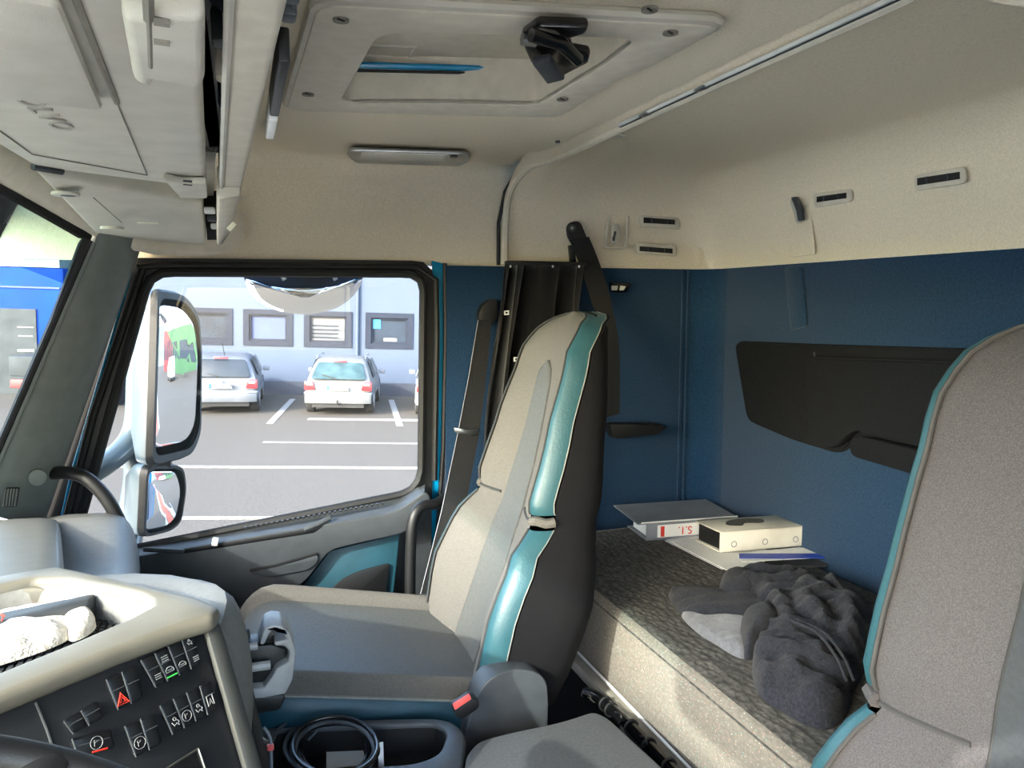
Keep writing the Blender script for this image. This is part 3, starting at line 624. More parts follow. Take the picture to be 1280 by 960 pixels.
# ------------------------------------------------------------------ what the mirrors look back on: long hall, van, kerb
b3 = thing('long_hall', Vec((40, 22, 0)), 'long low hall with red and green cladding reflected in the door mirror', 'building')
for k in range(12):
    P('cladding_panel', g_box((34+k*4+2, 25-.02*k*4, 3.6), (4.02, .3, 7.2), -.02), 'red_clad' if k > 6 else ('green_clad' if k > 1 else 'facade'), b3)
    if k > 1: P('bay_window', g_box((34+k*4+2, 24.8-.02*k*4, 3.4), (2.6, .12, 3.0), -.02), 'pane_dark', b3)
P('roof', g_box((58, 28.9, 7.4), (49, 9, .5), -.02), 'white_paint', b3)
ext_place(b3)
VU, VV = 44.0, 17.5
vn = thing('white_van', Vec((VU, VV, 0)), 'white van parked far behind the truck, reflected in the door mirror', 'van')
P('body', g_loft([[(VU+x, VV+s*1.0, z) for s, z in ((-1, .4), (-1, 1.5), (-.85, zt), (.85, zt), (1, 1.5), (1, .4))] for x, zt in ((-2.6, 1.7), (-2.5, 2.4), (.9, 2.4), (1.7, 1.7), (2.5, 1.5), (2.6, 1.3))]), 'white_paint', vn, bevel=.08)
P('windscreen', g_box((VU+1.4, VV, 2.0), (.1, 1.6, .6), 0, 0, -.8), 'car_glass', vn)
for a in (-1.6, 1.6):
    for b in (-.95, .95): P('wheel', g_cyl((VU+a, VV+b, .35), (0, 1, 0), .35, .22, 20), 'tyre', vn)
ext_place(vn)
def strip(vs_, w, m, name, label, z):
    pts = spline([Vec((a, b, 0)) for a, b in vs_], 6); rings = []
    for i, p in enumerate(pts):
        t = (pts[min(len(pts)-1, i+1)]-pts[max(0, i-1)]).normalized(); s = Vec((-t.y, t.x, 0))*w/2; rings.append([p-s+Vec((0, 0, .002)), p+s+Vec((0, 0, .002)), p+s+Vec((0, 0, z)), p-s+Vec((0, 0, z))])
    o = P(name, g_loft(rings), m); ext_place(o); o['kind'] = 'structure'; o['label'] = label
cur = [(1.5, 5.0), (5, 5.0), (12, 5.2), (22, 6.6), (40, 10)]
strip(cur, .5, 'kerb_red', 'road_band', 'rust red band on the road reflected in the mirrors', .012)
strip([(a, b+.42) for a, b in cur], .22, 'road_paint', 'road_edge_line', 'white edge line beyond the red band in the mirrors', .014)
strip([(a, b-.42) for a, b in cur], .22, 'road_paint', 'road_edge_line.001', 'white edge line on the near side of the red band in the mirrors', .014)
hl = []
for k in range(25):
    a = -30+k*12; hl.append([(170, a, -2), (175, a, 16+9*noise.noise(Vec((a*.03, 0, 3)))+4*noise.noise(Vec((a*.09, 5, 3)))), (205, a, -2)])
o = P('hills', g_loft(hl, False), 'hill', smooth=60); ext_place(o); o['kind'] = 'structure'; o['label'] = 'hazy blue hills far behind the truck'
# ================================================================== ceiling fittings
rh = thing('roof_hatch', Vec((.37, 1.31, ZC)), 'beige framed roof hatch with a black handle in the ceiling', 'roof hatch')
zf = ZC-.006
hout = [VZ(a, b, zf) for a, b in ((397, -6), (905, 22), (822, 70), (770, 92), (745, 108), (700, 139), (560, 136), (357, 130))]
hinn = [VZ(a, b, zf) for a, b in ((474, 28), (800, 36), (752, 74), (722, 92), (703, 104), (672, 124), (560, 121), (424, 121))]
ro = resample(rpoly(hout, [.03, .02, .03, .03, .03, .03, .0, .03], 4), 120)
# inner loop sampled radially against the outer one so that both loops pair up
hc = sum(hinn, Vec())/len(hinn)
ri_src = resample(rpoly(hinn, [.05, .04, .02, .02, .02, .03, 0, .05], 4), 400)
ri = []
for p in ro:
    a = math.atan2(p.y-hc.y, p.x-hc.x)
    best = min(ri_src, key=lambda q: abs((math.atan2(q.y-hc.y, q.x-hc.x)-a+PI) % (2*PI)-PI)); ri.append(best)
P('frame', g_frame(ro, ri, (0, 0, -.014)), 'liner_trim', rh, bevel=.004, smooth=35)
P('frame_edge', g_tube([p+Vec((0, 0, -.002)) for p in ro], .009, 8, True), 'beige_plastic', rh)
rise = [(0, -.012), (.0, .02), (.02, .045), (.02, .075)]
P('well', g_loft([[Vec((hc.x+(p.x-hc.x)*(1+k*.3), hc.y+(p.y-hc.y)*(1+k*.2), zf+z)) for p in ri] for k, z in rise], True, False), 'liner_trim', rh, smooth=60)
wtop = zf+.075
lid = P('lid', g_box((hc.x, hc.y-.03, wtop+.01), (.60, .66, .02)), 'liner_trim', rh, bevel=.004)
rec = [VZ(a, b, wtop) for a, b in ((458, 55), (520, 58), (510, 72), (452, 68))]
P('recess_edge', g_tube(rec, .003, 6, True), 'beige_plastic', lid)
P('blue_gasket', g_tube([VY(440, 81, 1.485), VY(560, 84, 1.485), VY(650, 87, 1.475), VY(672, 83, 1.46)], .006, 8), 'cyan_paint', rh)
P('gasket_shadow_strip', g_tube([VY(442, 88, 1.487), VY(640, 92, 1.485)], .003, 6), 'black_rubber', rh)
for a, b in ((426, 25), (385, 118), (838, 41), (703, 124), (812, 12)):
    s_ = P('screw', g_cyl(VZ(a, b, zf-.015), (0, 0, 1), .011, .004, 18), 'seam_beige', rh); P('screw_slot', g_box(VZ(a, b, zf-.0175), (.012, .0025, .002), .6), 'black', s_)
# hatch handle
hb = VZ(700, 66, .375)
hg = P('handle', join(g_prism([VZ(a, b, .352) for a, b in ((652, 48), (672, 34), (736, 36), (733, 44), (712, 50), (716, 66), (738, 70), (736, 80), (705, 96), (677, 97), (662, 78), (655, 62))], (0, 0, .016))), 'black_gloss', rh, bevel=.006)
P('handle_lever', g_prism([VZ(a, b, .345) for a, b in ((665, 70), (688, 66), (706, 90), (684, 96))], (0, 0, -.012)), 'grey_door', hg, bevel=.003)
P('handle_bar', g_tube([VZ(664, 44, .340), VZ(700, 54, .338), VZ(722, 74, .338)], .009, 10), 'black_gloss', hg)
P('handle_pin', g_cyl(VZ(661, 50, .35), (1, 0, 0), .008, .02, 12), 'steel', hg)
# dome lamp
dl = thing('dome_lamp', VZ(510, 193, .40), 'slim chrome edged courtesy lamp set in the ceiling', 'lamp')
zd = .402
P('bezel', g_prism(rpoly([VZ(a, b, zd) for a, b in ((436, 183), (584, 188), (588, 196), (575, 203), (445, 199), (434, 190))], .02, 4), (0, 0, -.012)), 'steel', dl, bevel=.004)
P('lens', g_prism(rpoly([VZ(a, b, zd-.013) for a, b in ((452, 189), (560, 192), (552, 200), (448, 197))], .006, 3), (0, 0, -.005)), 'lamp_lens', dl, bevel=.002)
P('switch', g_cyl(VZ(567, 195, zd-.013), (0, 0, 1), .010, .006, 14), 'grey_door', dl)
# curtain rail on the rear ceiling
cr_ = thing('curtain_rail', VZ(935, 83, ZC), 'thin white curtain rail running across the ceiling', 'curtain rail')
ra = VZ(775, 157, ZC-.008); rb = VZ(1340, -104, ZC-.008)
P('rail', g_ribbon([ra, ra.lerp(rb, .33), rb], Vec((.012, .0, 0)), .003), 'white_plastic', cr_)
P('rail_groove', g_ribbon([ra+Vec((0, 0, -.0035)), rb+Vec((0, 0, -.0035))], Vec((.003, .0, 0)), .001), 'shutter_grey', cr_)
for t in (.12, .33): P('rail_clip', g_box(ra.lerp(rb, t)+Vec((-.004, 0, -.003)), (.014, .03, .005)), 'steel', cr_, bevel=.001)
o = P('ceiling_plug', g_cyl(VZ(770, 169, ZC-.006), (0, 0, 1), .022, .006, 24), 'liner_trim', bevel=.002); tag(o, 'small round beige plug in the ceiling beside the curtain rail end', 'plug')
o = P('ceiling_screw', g_cyl(VZ(697, 177, ZC-.002), (0, 0, 1), .006, .006, 12), 'grey_dark'); tag(o, 'tiny dark screw head in the ceiling near the hatch', 'screw')
# slot fittings in the headliner
def slot(poly, dark, axis, val, off, label):
    pv = lambda a, b, v: V(a, b, axis, v)
    pts = [pv(a, b, val) for a, b in poly]; r = thing('slot_fitting', sum(pts, Vec())/4, label, 'slot', 'slot fittings in the headliner')
    P('bezel', g_prism(rpoly(pts, .012, 4), off), 'liner_trim', r, bevel=.003)
    dk = [pv(a, b, val)+Vec(off)*1.05 for a, b in dark]; P('opening', g_prism(dk, Vec(off)*.2), 'black', r)
    m_ = [(dk[0].lerp(dk[1], t), dk[3].lerp(dk[2], t)) for t in (.25, .75)]
    for a, b in m_: P('divider', g_tube([a+Vec(off)*.3, b+Vec(off)*.3], .0025, 6), 'grey_dark', r)
    return r
slot(((798, 269), (848, 272), (849, 287), (799, 283)), ((803, 272), (842, 275), (842, 281), (803, 279)), 'y', 2.235, (0, -.007, 0), 'upper slot fitting on the side headliner beside the coat hook')
slot(((793, 303), (843, 307), (845, 321), (794, 317)), ((798, 308), (839, 311), (839, 317), (798, 314)), 'y', 2.24, (0, -.007, 0), 'lower slot fitting on the side headliner, just above the blue panel')
slot(((1019, 242), (1066, 236), (1067, 252), (1020, 260)), ((1024, 246), (1061, 241), (1061, 248), (1024, 253)), 'x', 1.474, (-.007, 0, 0), 'slot fitting on the rear headliner next to the small hook')
slot(((1145, 219), (1209, 208), (1210, 229), (1146, 239)), ((1150, 223), (1203, 215), (1203, 224), (1150, 232)), 'x', 1.470, (-.007, 0, 0), 'slot fitting on the rear headliner farthest from the corner')
# hooks
hk = thing('coat_hook', VY(769, 290, 2.235), 'beige coat hook in a recess beside the strap anchor', 'hook')
P('recess', g_frame(resample([VY(a, b, 2.238) for a, b in ((760, 266), (786, 268), (783, 312), (753, 311))], 24), resample([VY(a, b, 2.238) for a, b in ((763, 270), (783, 271), (780, 309), (757, 308))], 24), (0, -.006, 0)), 'liner_trim', hk, bevel=.002)
P('hook_plate', g_prism(rpoly([VY(a, b, 2.235) for a, b in ((764, 280), (773, 280), (772, 305), (763, 305))], .01, 4), (0, -.012, 0)), 'beige_plastic', hk, bevel=.004)
P('hook', g_tube(spline([VY(769, 290, 2.222), VY(767, 300, 2.205), VY(767, 296, 2.195)], 4), .004, 8), 'grey_dark', hk)
hk = thing('coat_hook', VX(998, 262, 1.49), 'small dark fold-out hook on the rear headliner', 'hook')
P('hook_plate', g_prism(rpoly([VX(a, b, 1.478) for a, b in ((991, 250), (1001, 247), (1007, 276), (1000, 280))], .008, 3), (-.012, 0, 0)), 'beige_plastic', hk, bevel=.004)
P('hook', g_prism([VX(a, b, 1.466) for a, b in ((993, 247), (999, 246), (1006, 262), (1007, 275), (1002, 277), (1000, 264))], (-.014, 0, 0)), 'grey_dark', hk, bevel=.003)
P('strap_relief', g_prism([VX(a, b, 1.484) for a, b in ((988, 262), (1014, 258), (1020, 318), (990, 322))], (-.005, 0, 0)), 'liner', hk, bevel=.002)
# ================================================================== overhead lockers above the windscreen
ol = thing('overhead_locker', Vec((-.16, .85, .2)), 'big beige overhead locker above the windscreen with an embossed name', 'locker')
def under(px, py, dz=0):                      # locker underside
    return VZ(px, py, .205+dz)
poly = [Vec((-.335, -.05, .205)), Vec((-.045, -.05, .205)), under(258, 0), under(258, 60), under(259, 236), under(40, 208), Vec((-.335, 1.2, .205))]
poly = [Vec((-.325, .05, .205)), Vec((-.020, .05, .205)), Vec((-.018, .56, .205)), under(259, 236), under(42, 209)]
P('lid', g_prism(poly, (0, 0, .06)), 'beige_plastic', ol, bevel=.010, seg=3)
pn = [under(a, b, -.002) for a, b in ((-60, -40), (74, -10), (128, 125), (-60, 100))]
P('raised_panel', g_prism(pn, (0, 0, -.012)), 'beige_plastic', ol, bevel=.006)
P('panel_edge', g_tube([under(a, b, -.001) for a, b in ((90, -14), (146, 128))], .003, 6), 'seam_beige', ol)
P('panel_seam', g_tube([under(a, b, -.001) for a, b in ((146, 128), (184, 219), (40, 193), (-30, 142))], .0009, 6), 'seam_beige', ol)
text('embossed_name', 'VOLVO', .034, frameM(under(51, 138, -.0012), under(66, 150)-under(36, 126), under(55, 126)-under(27, 118)) @ Matrix.Scale(1.75, 4, (1, 0, 0)), 'emboss', ol, .0012)
lt = P('latch', g_prism([under(a, b, -.001) for a, b in ((150, -20), (255, -20), (255, 68), (250, 80), (192, 68), (188, 82), (165, 68))], (0, 0, -.022)), 'beige_plastic', ol, bevel=.008, seg=3)
for yy in (26, 50): P('latch_slot', g_tube([under(192, yy, -.0235), under(212, yy+3, -.0235)], .003, 6), 'seam_beige', lt)
P('latch_edge', g_tube([under(185, -10, -.020), under(188, 80, -.020)], .004, 6), 'seam_beige', lt)
l2_ = P('latch', g_prism([under(a, b, -.001) for a, b in ((204, 216), (228, 220), (258, 221), (259, 240), (230, 239), (226, 241))], (0, 0, -.012)), 'beige_plastic', ol, bevel=.004)
for k in range(2): P('latch_slot', g_tube([under(229, 226+4*k, -.013), under(240, 227+4*k, -.013)], .0018, 6), 'grey_dark', l2_)
# shelf beam and cluttered gap between lid and beam
bmL = [(293, 0), (273, 247)]
bm_ = thing('shelf_beam', Vec((.02, .9, .2)), 'long pale lip beam along the back of the overhead lockers', 'beam')
P('beam', g_prism([Vec((.000, .05, .205)), Vec((.040, .05, .205)), Vec((.040, .56, .205)), under(300, 246), under(275, 248), Vec((.000, .56, .205))], (0, 0, .12)), 'liner_trim', bm_, bevel=.008, seg=3)
P('beam_edge', g_tube([Vec((.001, .1, .204)), Vec((.001, .56, .204)), under(276, 247)], .004, 6), 'beige_plastic', bm_)
def beam_face(px, py): return VX(px, py, .047)
for (y0, y1, m_, th) in ((.95, 1.06, 'white_plastic', .012), (.72, .93, 'black', .016)):
    P('label_strip', g_box((.044, (y0+y1)/2, .222), (.01, y1-y0, .03)), m_, bm_, bevel=.002)
for y0 in (.45, .49, .53, .57, .61, .65): P('hinge_knuckle', g_box((.044, y0, .225), (.012, .02, .012)), 'grey_dark', bm_, bevel=.003)
P('hinge_strap', g_box((.046, .30, .25), (.012, .26, .04)), 'frame_grey', bm_, bevel=.003)
P('bolt_bracket', g_tube([(.05, .60, .29), (.062, .62, .27), (.062, .66, .25)], .012, 8), 'black', bm_)
P('gap_floor', g_box((-.010, .78, .275), (.06, 1.45, .02)), 'black', bm_)
for k in range(9):
    y0 = .42+k*.118; P('gap_clip', g_prism([(-.016, y0, .235), (.0, y0-.01, .235), (.0, y0+.035+.012*(k % 3), .235), (-.016, y0+.02, .235)], (0, 0, .03)), ('grey_door', 'liner_trim', 'frame_grey')[k % 3], bm_, bevel=.003)
o2 = thing('overhead_locker', Vec((-.16, 1.7, .17)), 'smaller beige overhead locker on the passenger side below the headliner', 'locker')
zA, zB_ = .200, .158
def low(px, py, t): return VZ(px, py, zA+(zB_-zA)*t-.004)
lp = [VZ(44, 216, zA), VZ(253, 254, zA-.002), VZ(258, 307, .15), VZ(190, 303, .155), VZ(117, 291, .16)]
far = [VY(258, 307, 1.93), VY(200, 304, 1.93), VY(118, 291, 1.93)]
lp = [VZ(44, 216, zA), VZ(253, 254, zA-.002)]+far
P('lid', g_prism(lp, (0, .0, .07)), 'beige_plastic', o2, bevel=.008, seg=3)
def lowp(px, py):
    n_ = (lp[1]-lp[0]).cross(lp[3]-lp[0]).normalized(); return VP(px, py, lp[0]+n_*0, n_)+Vec((0, 0, -.002))
P('lid_seam', g_tube([lowp(117, 246), lowp(152, 277)], .001, 6), 'seam_beige', o2)
for a, b in ((82, 241), (140, 284)):
    c_ = P('latch_cup', g_cyl(lowp(a, b), (0, 0, 1), .022, .006, 20), 'beige_plastic', o2, bevel=.002); P('cup_hollow', g_cyl(lowp(a+3, b-1)+Vec((0, 0, -.003)), (0, 0, 1), .012, .003, 16), 'grey_door', c_)
P('lid_emblem', g_box(lowp(185, 278), (.04, .02, .003)), 'beige_plastic', o2, bevel=.001)
P('rear_beam', g_prism([VY(273, 249, 1.50), VY(301, 245, 1.50), VY(291, 285, 1.93), VY(279, 308, 1.93), VY(271, 306, 1.93)], (0, 0.0, .06)), 'liner_trim', o2, bevel=.004)
P('gap_floor', g_prism([VZ(255, 256, zA+.01), VZ(273, 256, zA+.01), VY(272, 300, 1.9), VY(259, 300, 1.9)], (0, 0, .03)), 'black', o2)
for k, (a, b) in enumerate(((258, 262), (262, 272), (266, 282), (262, 292))): P('gap_clip', g_box(lowp(a+4, b)+Vec((0, 0, .0)), (.022, .03, .012)), ('white_plastic', 'grey_door')[k % 2], o2, bevel=.003)
for a, b in ((294, 252), (286, 288)): P('beam_hook', g_tube([VY(a, b, 1.6), VY(a+8, b-8, 1.6)], .006, 6), 'liner_trim', o2)
P('locker_body', g_prism([Vec((-.33, 1.47, .26)), Vec((-.03, 1.47, .26)), Vec((-.05, 1.93, .22)), Vec((-.30, 1.93, .22))], (0, 0, .15)), 'beige_plastic', o2)
P('locker_body', g_box((-.17, .74, .32), (.30, 1.42, .11)), 'beige_plastic', ol)
P('dark_slot', g_tube([VZ(41, 208, .203), VZ(78, 214, .203)], .006, 6), 'grey_dark', o2)
# ================================================================== rear wall pocket, lamp, ledge
pk = thing('wall_pocket', VX(1050, 520, 1.46), 'dark fabric storage pocket on the blue rear wall', 'pocket')
pp = rpoly([VX(a, b, 1.495) for a, b in ((922, 428), (1018, 432), (1200, 438), (1320, 442), (1320, 640), (1142, 590), (1073, 570), (1069, 545), (1060, 561), (1046, 564), (990, 547), (938, 525))], [.03, 0, 0, 0, 0, 0, .03, .01, .02, .03, .03, .03], 4)
P('pocket_body', g_prism(pp, (-.012, 0, 0)), 'dark_felt', pk, bevel=.005)
P('pocket_front', g_prism(rpoly([VX(a, b, 1.482) for a, b in ((1019, 445), (1330, 455), (1330, 600), (1153, 555), (1080, 537), (1067, 545), (1058, 556), (1046, 560), (1019, 552))], .015, 3), (-.03, 0, 0)), 'dark_felt', pk, bevel=.008)
P('lower_pouch', g_prism(rpoly([VX(a, b, 1.48) for a, b in ((1074, 547), (1090, 545), (1330, 600), (1330, 648), (1142, 588), (1076, 569))], .02, 3), (-.035, 0, 0)), 'dark_felt', pk, bevel=.010)
P('pocket_seam', g_tube([VX(1018, 440, 1.480), VX(1019, 548, 1.480)], .003, 6), 'grey_dark', pk)
P('pocket_hem', g_tube([VX(1020, 447, 1.452), VX(1330, 458, 1.452)], .004, 6), 'dark_felt', pk)
P('pocket_border', g_tube([p+Vec((-.001, 0, 0)) for p in pp], .005, 6, True), 'dark_felt', pk)
rl = thing('reading_lamp', VY(773, 360, 2.24), 'small dark reading lamp on the blue side panel below the slots', 'lamp')
P('lamp_body', g_prism(rpoly([VY(a, b, 2.245) for a, b in ((761, 353), (786, 354), (780, 366), (762, 365))], .006, 3), (0, -.02, 0)), 'black_gloss', rl, bevel=.004)
P('lamp_lens', g_prism([VY(a, b, 2.223) for a, b in ((764, 357), (772, 357), (771, 363), (764, 363))], (0, -.004, 0)), 'lamp_lens', rl, bevel=.001)
P('lamp_lens', g_prism([VY(a, b, 2.223) for a, b in ((775, 357), (782, 358), (779, 363), (774, 363))], (0, -.004, 0)), 'lamp_lens', rl, bevel=.001)
lg = thing('side_ledge', VY(795, 535, 2.22), 'dark oval handle ledge on the blue panel behind the passenger seat', 'ledge')
P('ledge_body', g_prism(rpoly([VY(a, b, 2.248) for a, b in ((755, 528), (815, 527), (826, 532), (812, 541), (760, 546))], .01, 3), (0, -.045, 0)), 'black', lg, bevel=.008)
P('ledge_rim', g_tube([VY(760, 529, 2.202), VY(790, 529, 2.202), VY(822, 531, 2.205)], .004, 6), 'black_gloss', lg)
for a, b in ((771, 0), (1, 1)): pass
# upper strap anchor and strap
sa = thing('bunk_strap', VY(715, 290, 2.22), 'black webbing strap hanging from a bolted anchor beside the coat hook', 'strap')
P('anchor', g_prism(rpoly([VY(a, b, 2.235) for a, b in ((707, 283), (713, 277), (722, 278), (728, 292), (736, 312), (720, 316), (708, 296)) ], .012, 4), (0, -.022, 0)), 'black', sa, bevel=.005)
b_ = P('anchor_bolt', g_cyl(VY(715, 285, 2.208), (0, 1, 0), .012, .012, 6), 'grey_dark', sa); P('bolt_core', g_cyl(VY(715, 285, 2.200), (0, 1, 0), .005, .004, 10), 'steel', b_)
pth = spline([VY(724, 298, 2.21), VY(737, 330, 2.20), VY(750, 370, 2.17), VY(760, 410, 2.13), VY(764, 445, 2.09), VY(764, 520, 2.06)], 5)
wv = [(VY(736, 300, 2.21)-VY(712, 304, 2.21))*(1.0 if i < 12 else .85) for i in range(len(pth))]
P('webbing', g_ribbon(pth, wv, .0015), 'strap', sa)
P('guide', g_prism([VY(a, b, 2.225) for a, b in ((709, 307), (715, 306), (718, 332), (712, 335))], (0, -.02, 0)), 'black_gloss', sa, bevel=.003)
# ================================================================== curtain and seat belt
def curtain():
    rings = []
    left = [(632, 331), (627, 380), (620, 440), (612, 510), (607, 580), (604, 640), (605, 690), (607, 722)]
    right = [(735, 331), (728, 380), (722, 440), (718, 510), (712, 580), (705, 640), (702, 690), (700, 722)]
    n = 90
    for i in range(29):
        t = i/28*7; k = min(6, int(t)); f = t-k
        L = VY(left[k][0]+(left[k+1][0]-left[k][0])*f, left[k][1]+(left[k+1][1]-left[k][1])*f, 2.19); R = VY(right[k][0]+(right[k+1][0]-right[k][0])*f, right[k][1]+(right[k+1][1]-right[k][1])*f, 2.19)
        row = []
        for j in range(n+1):
            s = j/n; ph = 2*PI*(s*5.2+.9*math.sin(s*4.1+1)+.30*math.sin(i*.11+s*3)); amp = (.014+.020*min(1, i/8))*(.6+.5*math.sin(s*9+.5))
            row.append(L.lerp(R, s)+Vec((.006*math.sin(ph*2+1), amp*math.sin(ph)+.012*noise.noise(Vec((s*7, i*.12, 0))), 0)))
        rings.append(row)
    return g_loft(rings, False)
cu_ = thing('curtain', VY(680, 800, 2.19), 'black pleated curtain gathered behind the passenger seat', 'curtain')
c_ = P('cloth', curtain(), 'curtain', cu_, smooth=80); md = c_.modifiers.new('t', 'SOLIDIFY'); md.thickness = .002
P('track', g_box((VY(683, 331, 2.19)+Vec((0, 0, .004))), (.26, .03, .012)), 'black', cu_, bevel=.002)
for a, b in ((633, 391), (645, 449)): P('snap_fastener', g_frame([VY(a+x, b+y, 2.15) for x, y in ((-3, -2.5), (3, -3), (3, 2.5), (-3, 3))], [VY(a+x*.5, b+y*.4, 2.15) for x, y in ((-3, -2.5), (3, -3), (3, 2.5), (-3, 3))], (0, -.003, 0)), 'white_plastic', cu_)
for a in (638, 691, 724): P('hook', g_box(VY(a, 333, 2.172), (.004, .005, .007)), 'white_plastic', cu_)
sb = thing('seat_belt', VY(600, 395, 2.21), 'black passenger seat belt running down the door post', 'seat belt')
P('guide_loop', g_prism(rpoly([VY(a, b, 2.235) for a, b in ((594, 395), (598, 382), (608, 374), (618, 374), (618, 396), (610, 408), (597, 402))], .012, 3), (0, -.035, 0)), 'black', sb, bevel=.008)
pth = [VY(606, 400, 2.195), VY(597, 470, 2.18), VY(585, 545, 2.16), VY(566, 640, 2.13), VY(540, 745, 2.08), VY(527, 800, 2.06)]
wv = [VY(a+w/2, b, y)-VY(a-w/2, b, y) for a, b, y, w in ((606, 400, 2.195, 17), (597, 470, 2.18, 22), (585, 545, 2.16, 27), (566, 640, 2.13, 29), (540, 745, 2.08, 30), (527, 800, 2.06, 30))]
P('webbing', g_ribbon(pth, wv, .0012), 'strap', sb)
P('webbing_glint', g_tube([p-w*.5+Vec((0, -.002, 0)) for p, w in zip(pth[:5], wv)], .0014, 6), 'board_grey', sb)  # sunlight along the belt's left edge, painted as a pale line
P('latch_plate', g_prism(rpoly([VY(a, b, 2.15) for a, b in ((567, 534), (584, 537), (597, 536), (599, 542), (586, 545), (568, 540))], .004, 3), (0, -.004, 0)), 'steel', sb, bevel=.001)
P('buckle_stalk', g_prism(rpoly([VY(a, b, 2.05) for a, b in ((524, 742), (544, 742), (540, 790), (516, 790))], .006, 3), (0, -.02, 0)), 'grey_dark', sb, bevel=.004)
# ================================================================== seats (local: x to the rear, y across, z up; base on the floor)
def lerp_tab(tab, h):
    if h <= tab[0][0]: return tab[0][1]
    for (a, va), (b, vb) in zip(tab, tab[1:]):
        if h <= b:
            t = (h-a)/(b-a); t = t*t*(3-2*t); return va+(vb-va)*t
    return tab[-1][1]
SEAT_Z = -.88                                   # bottom of the back rest
WT = [(0, .235), (.1, .262), (.2, .270), (.30, .258), (.37, .232), (.405, .212), (.44, .214), (.52, .208), (.62, .192), (.72, .176), (.78, .162), (.815, .142), (.838, .112), (.85, .07), (.856, .012)]
PT = [(0, .03), (.1, .060), (.22, .075), (.33, .062), (.40, .030), (.45, .045), (.6, .036), (.75, .016), (.82, .0), (.856, -.02)]
DT = [(0, .17), (.2, .17), (.4, .135), (.6, .105), (.75, .09), (.82, .075), (.856, .04)]
CT = [(0, .085), (.25, .078), (.45, .064), (.62, .050), (.69, .043), (.715, .036), (.730, .022), (.738, .004)]
def topround(h): return 0 if h < .76 else -.045*((h-.76)/.096)**2
LEAN = .345; CURL = .055; DSC = 1.0
def bp(h, l, f): return Vec((LEAN*(h-.08)-CURL*max(0, (h-.42)/.436)**1.6-f-topround(h)*0+(-topround(h)), l, SEAT_Z+h))
def sect(h):
    W_ = lerp_tab(WT, h); p = lerp_tab(PT, h); D = lerp_tab(DT, h)*DSC
    front = [(-.86, p*.98), (-.74, p*.94), (-.55, p*.60), (-.40, p*.25), (-.2, .0), (0, -.004), (.2, .0), (.40, p*.25), (.55, p*.60), (.74, p*.94), (.86, p*.98)]
    q_ = p*.98; teal = [(.86, q_-.001), (.92, q_-.001), (.96, q_-.008), (.985, q_-.022), (.997, q_-.034), (1.0, q_-.046)]
    shell = [(.998, q_-.046), (1.0, min(q_-.05, -.30*D-.01)), (.985, -.65*D), (.90, -.92*D), (.75, -D), (0, -1.04*D)]
    return W_, front, teal, shell
HS = [0, .03, .07, .12, .17, .22, .27, .31, .345, .37, .388, .402, .416, .43, .45, .48, .52, .57, .62, .67, .71, .74, .77, .795, .815, .83, .842, .85, .855, .8565]
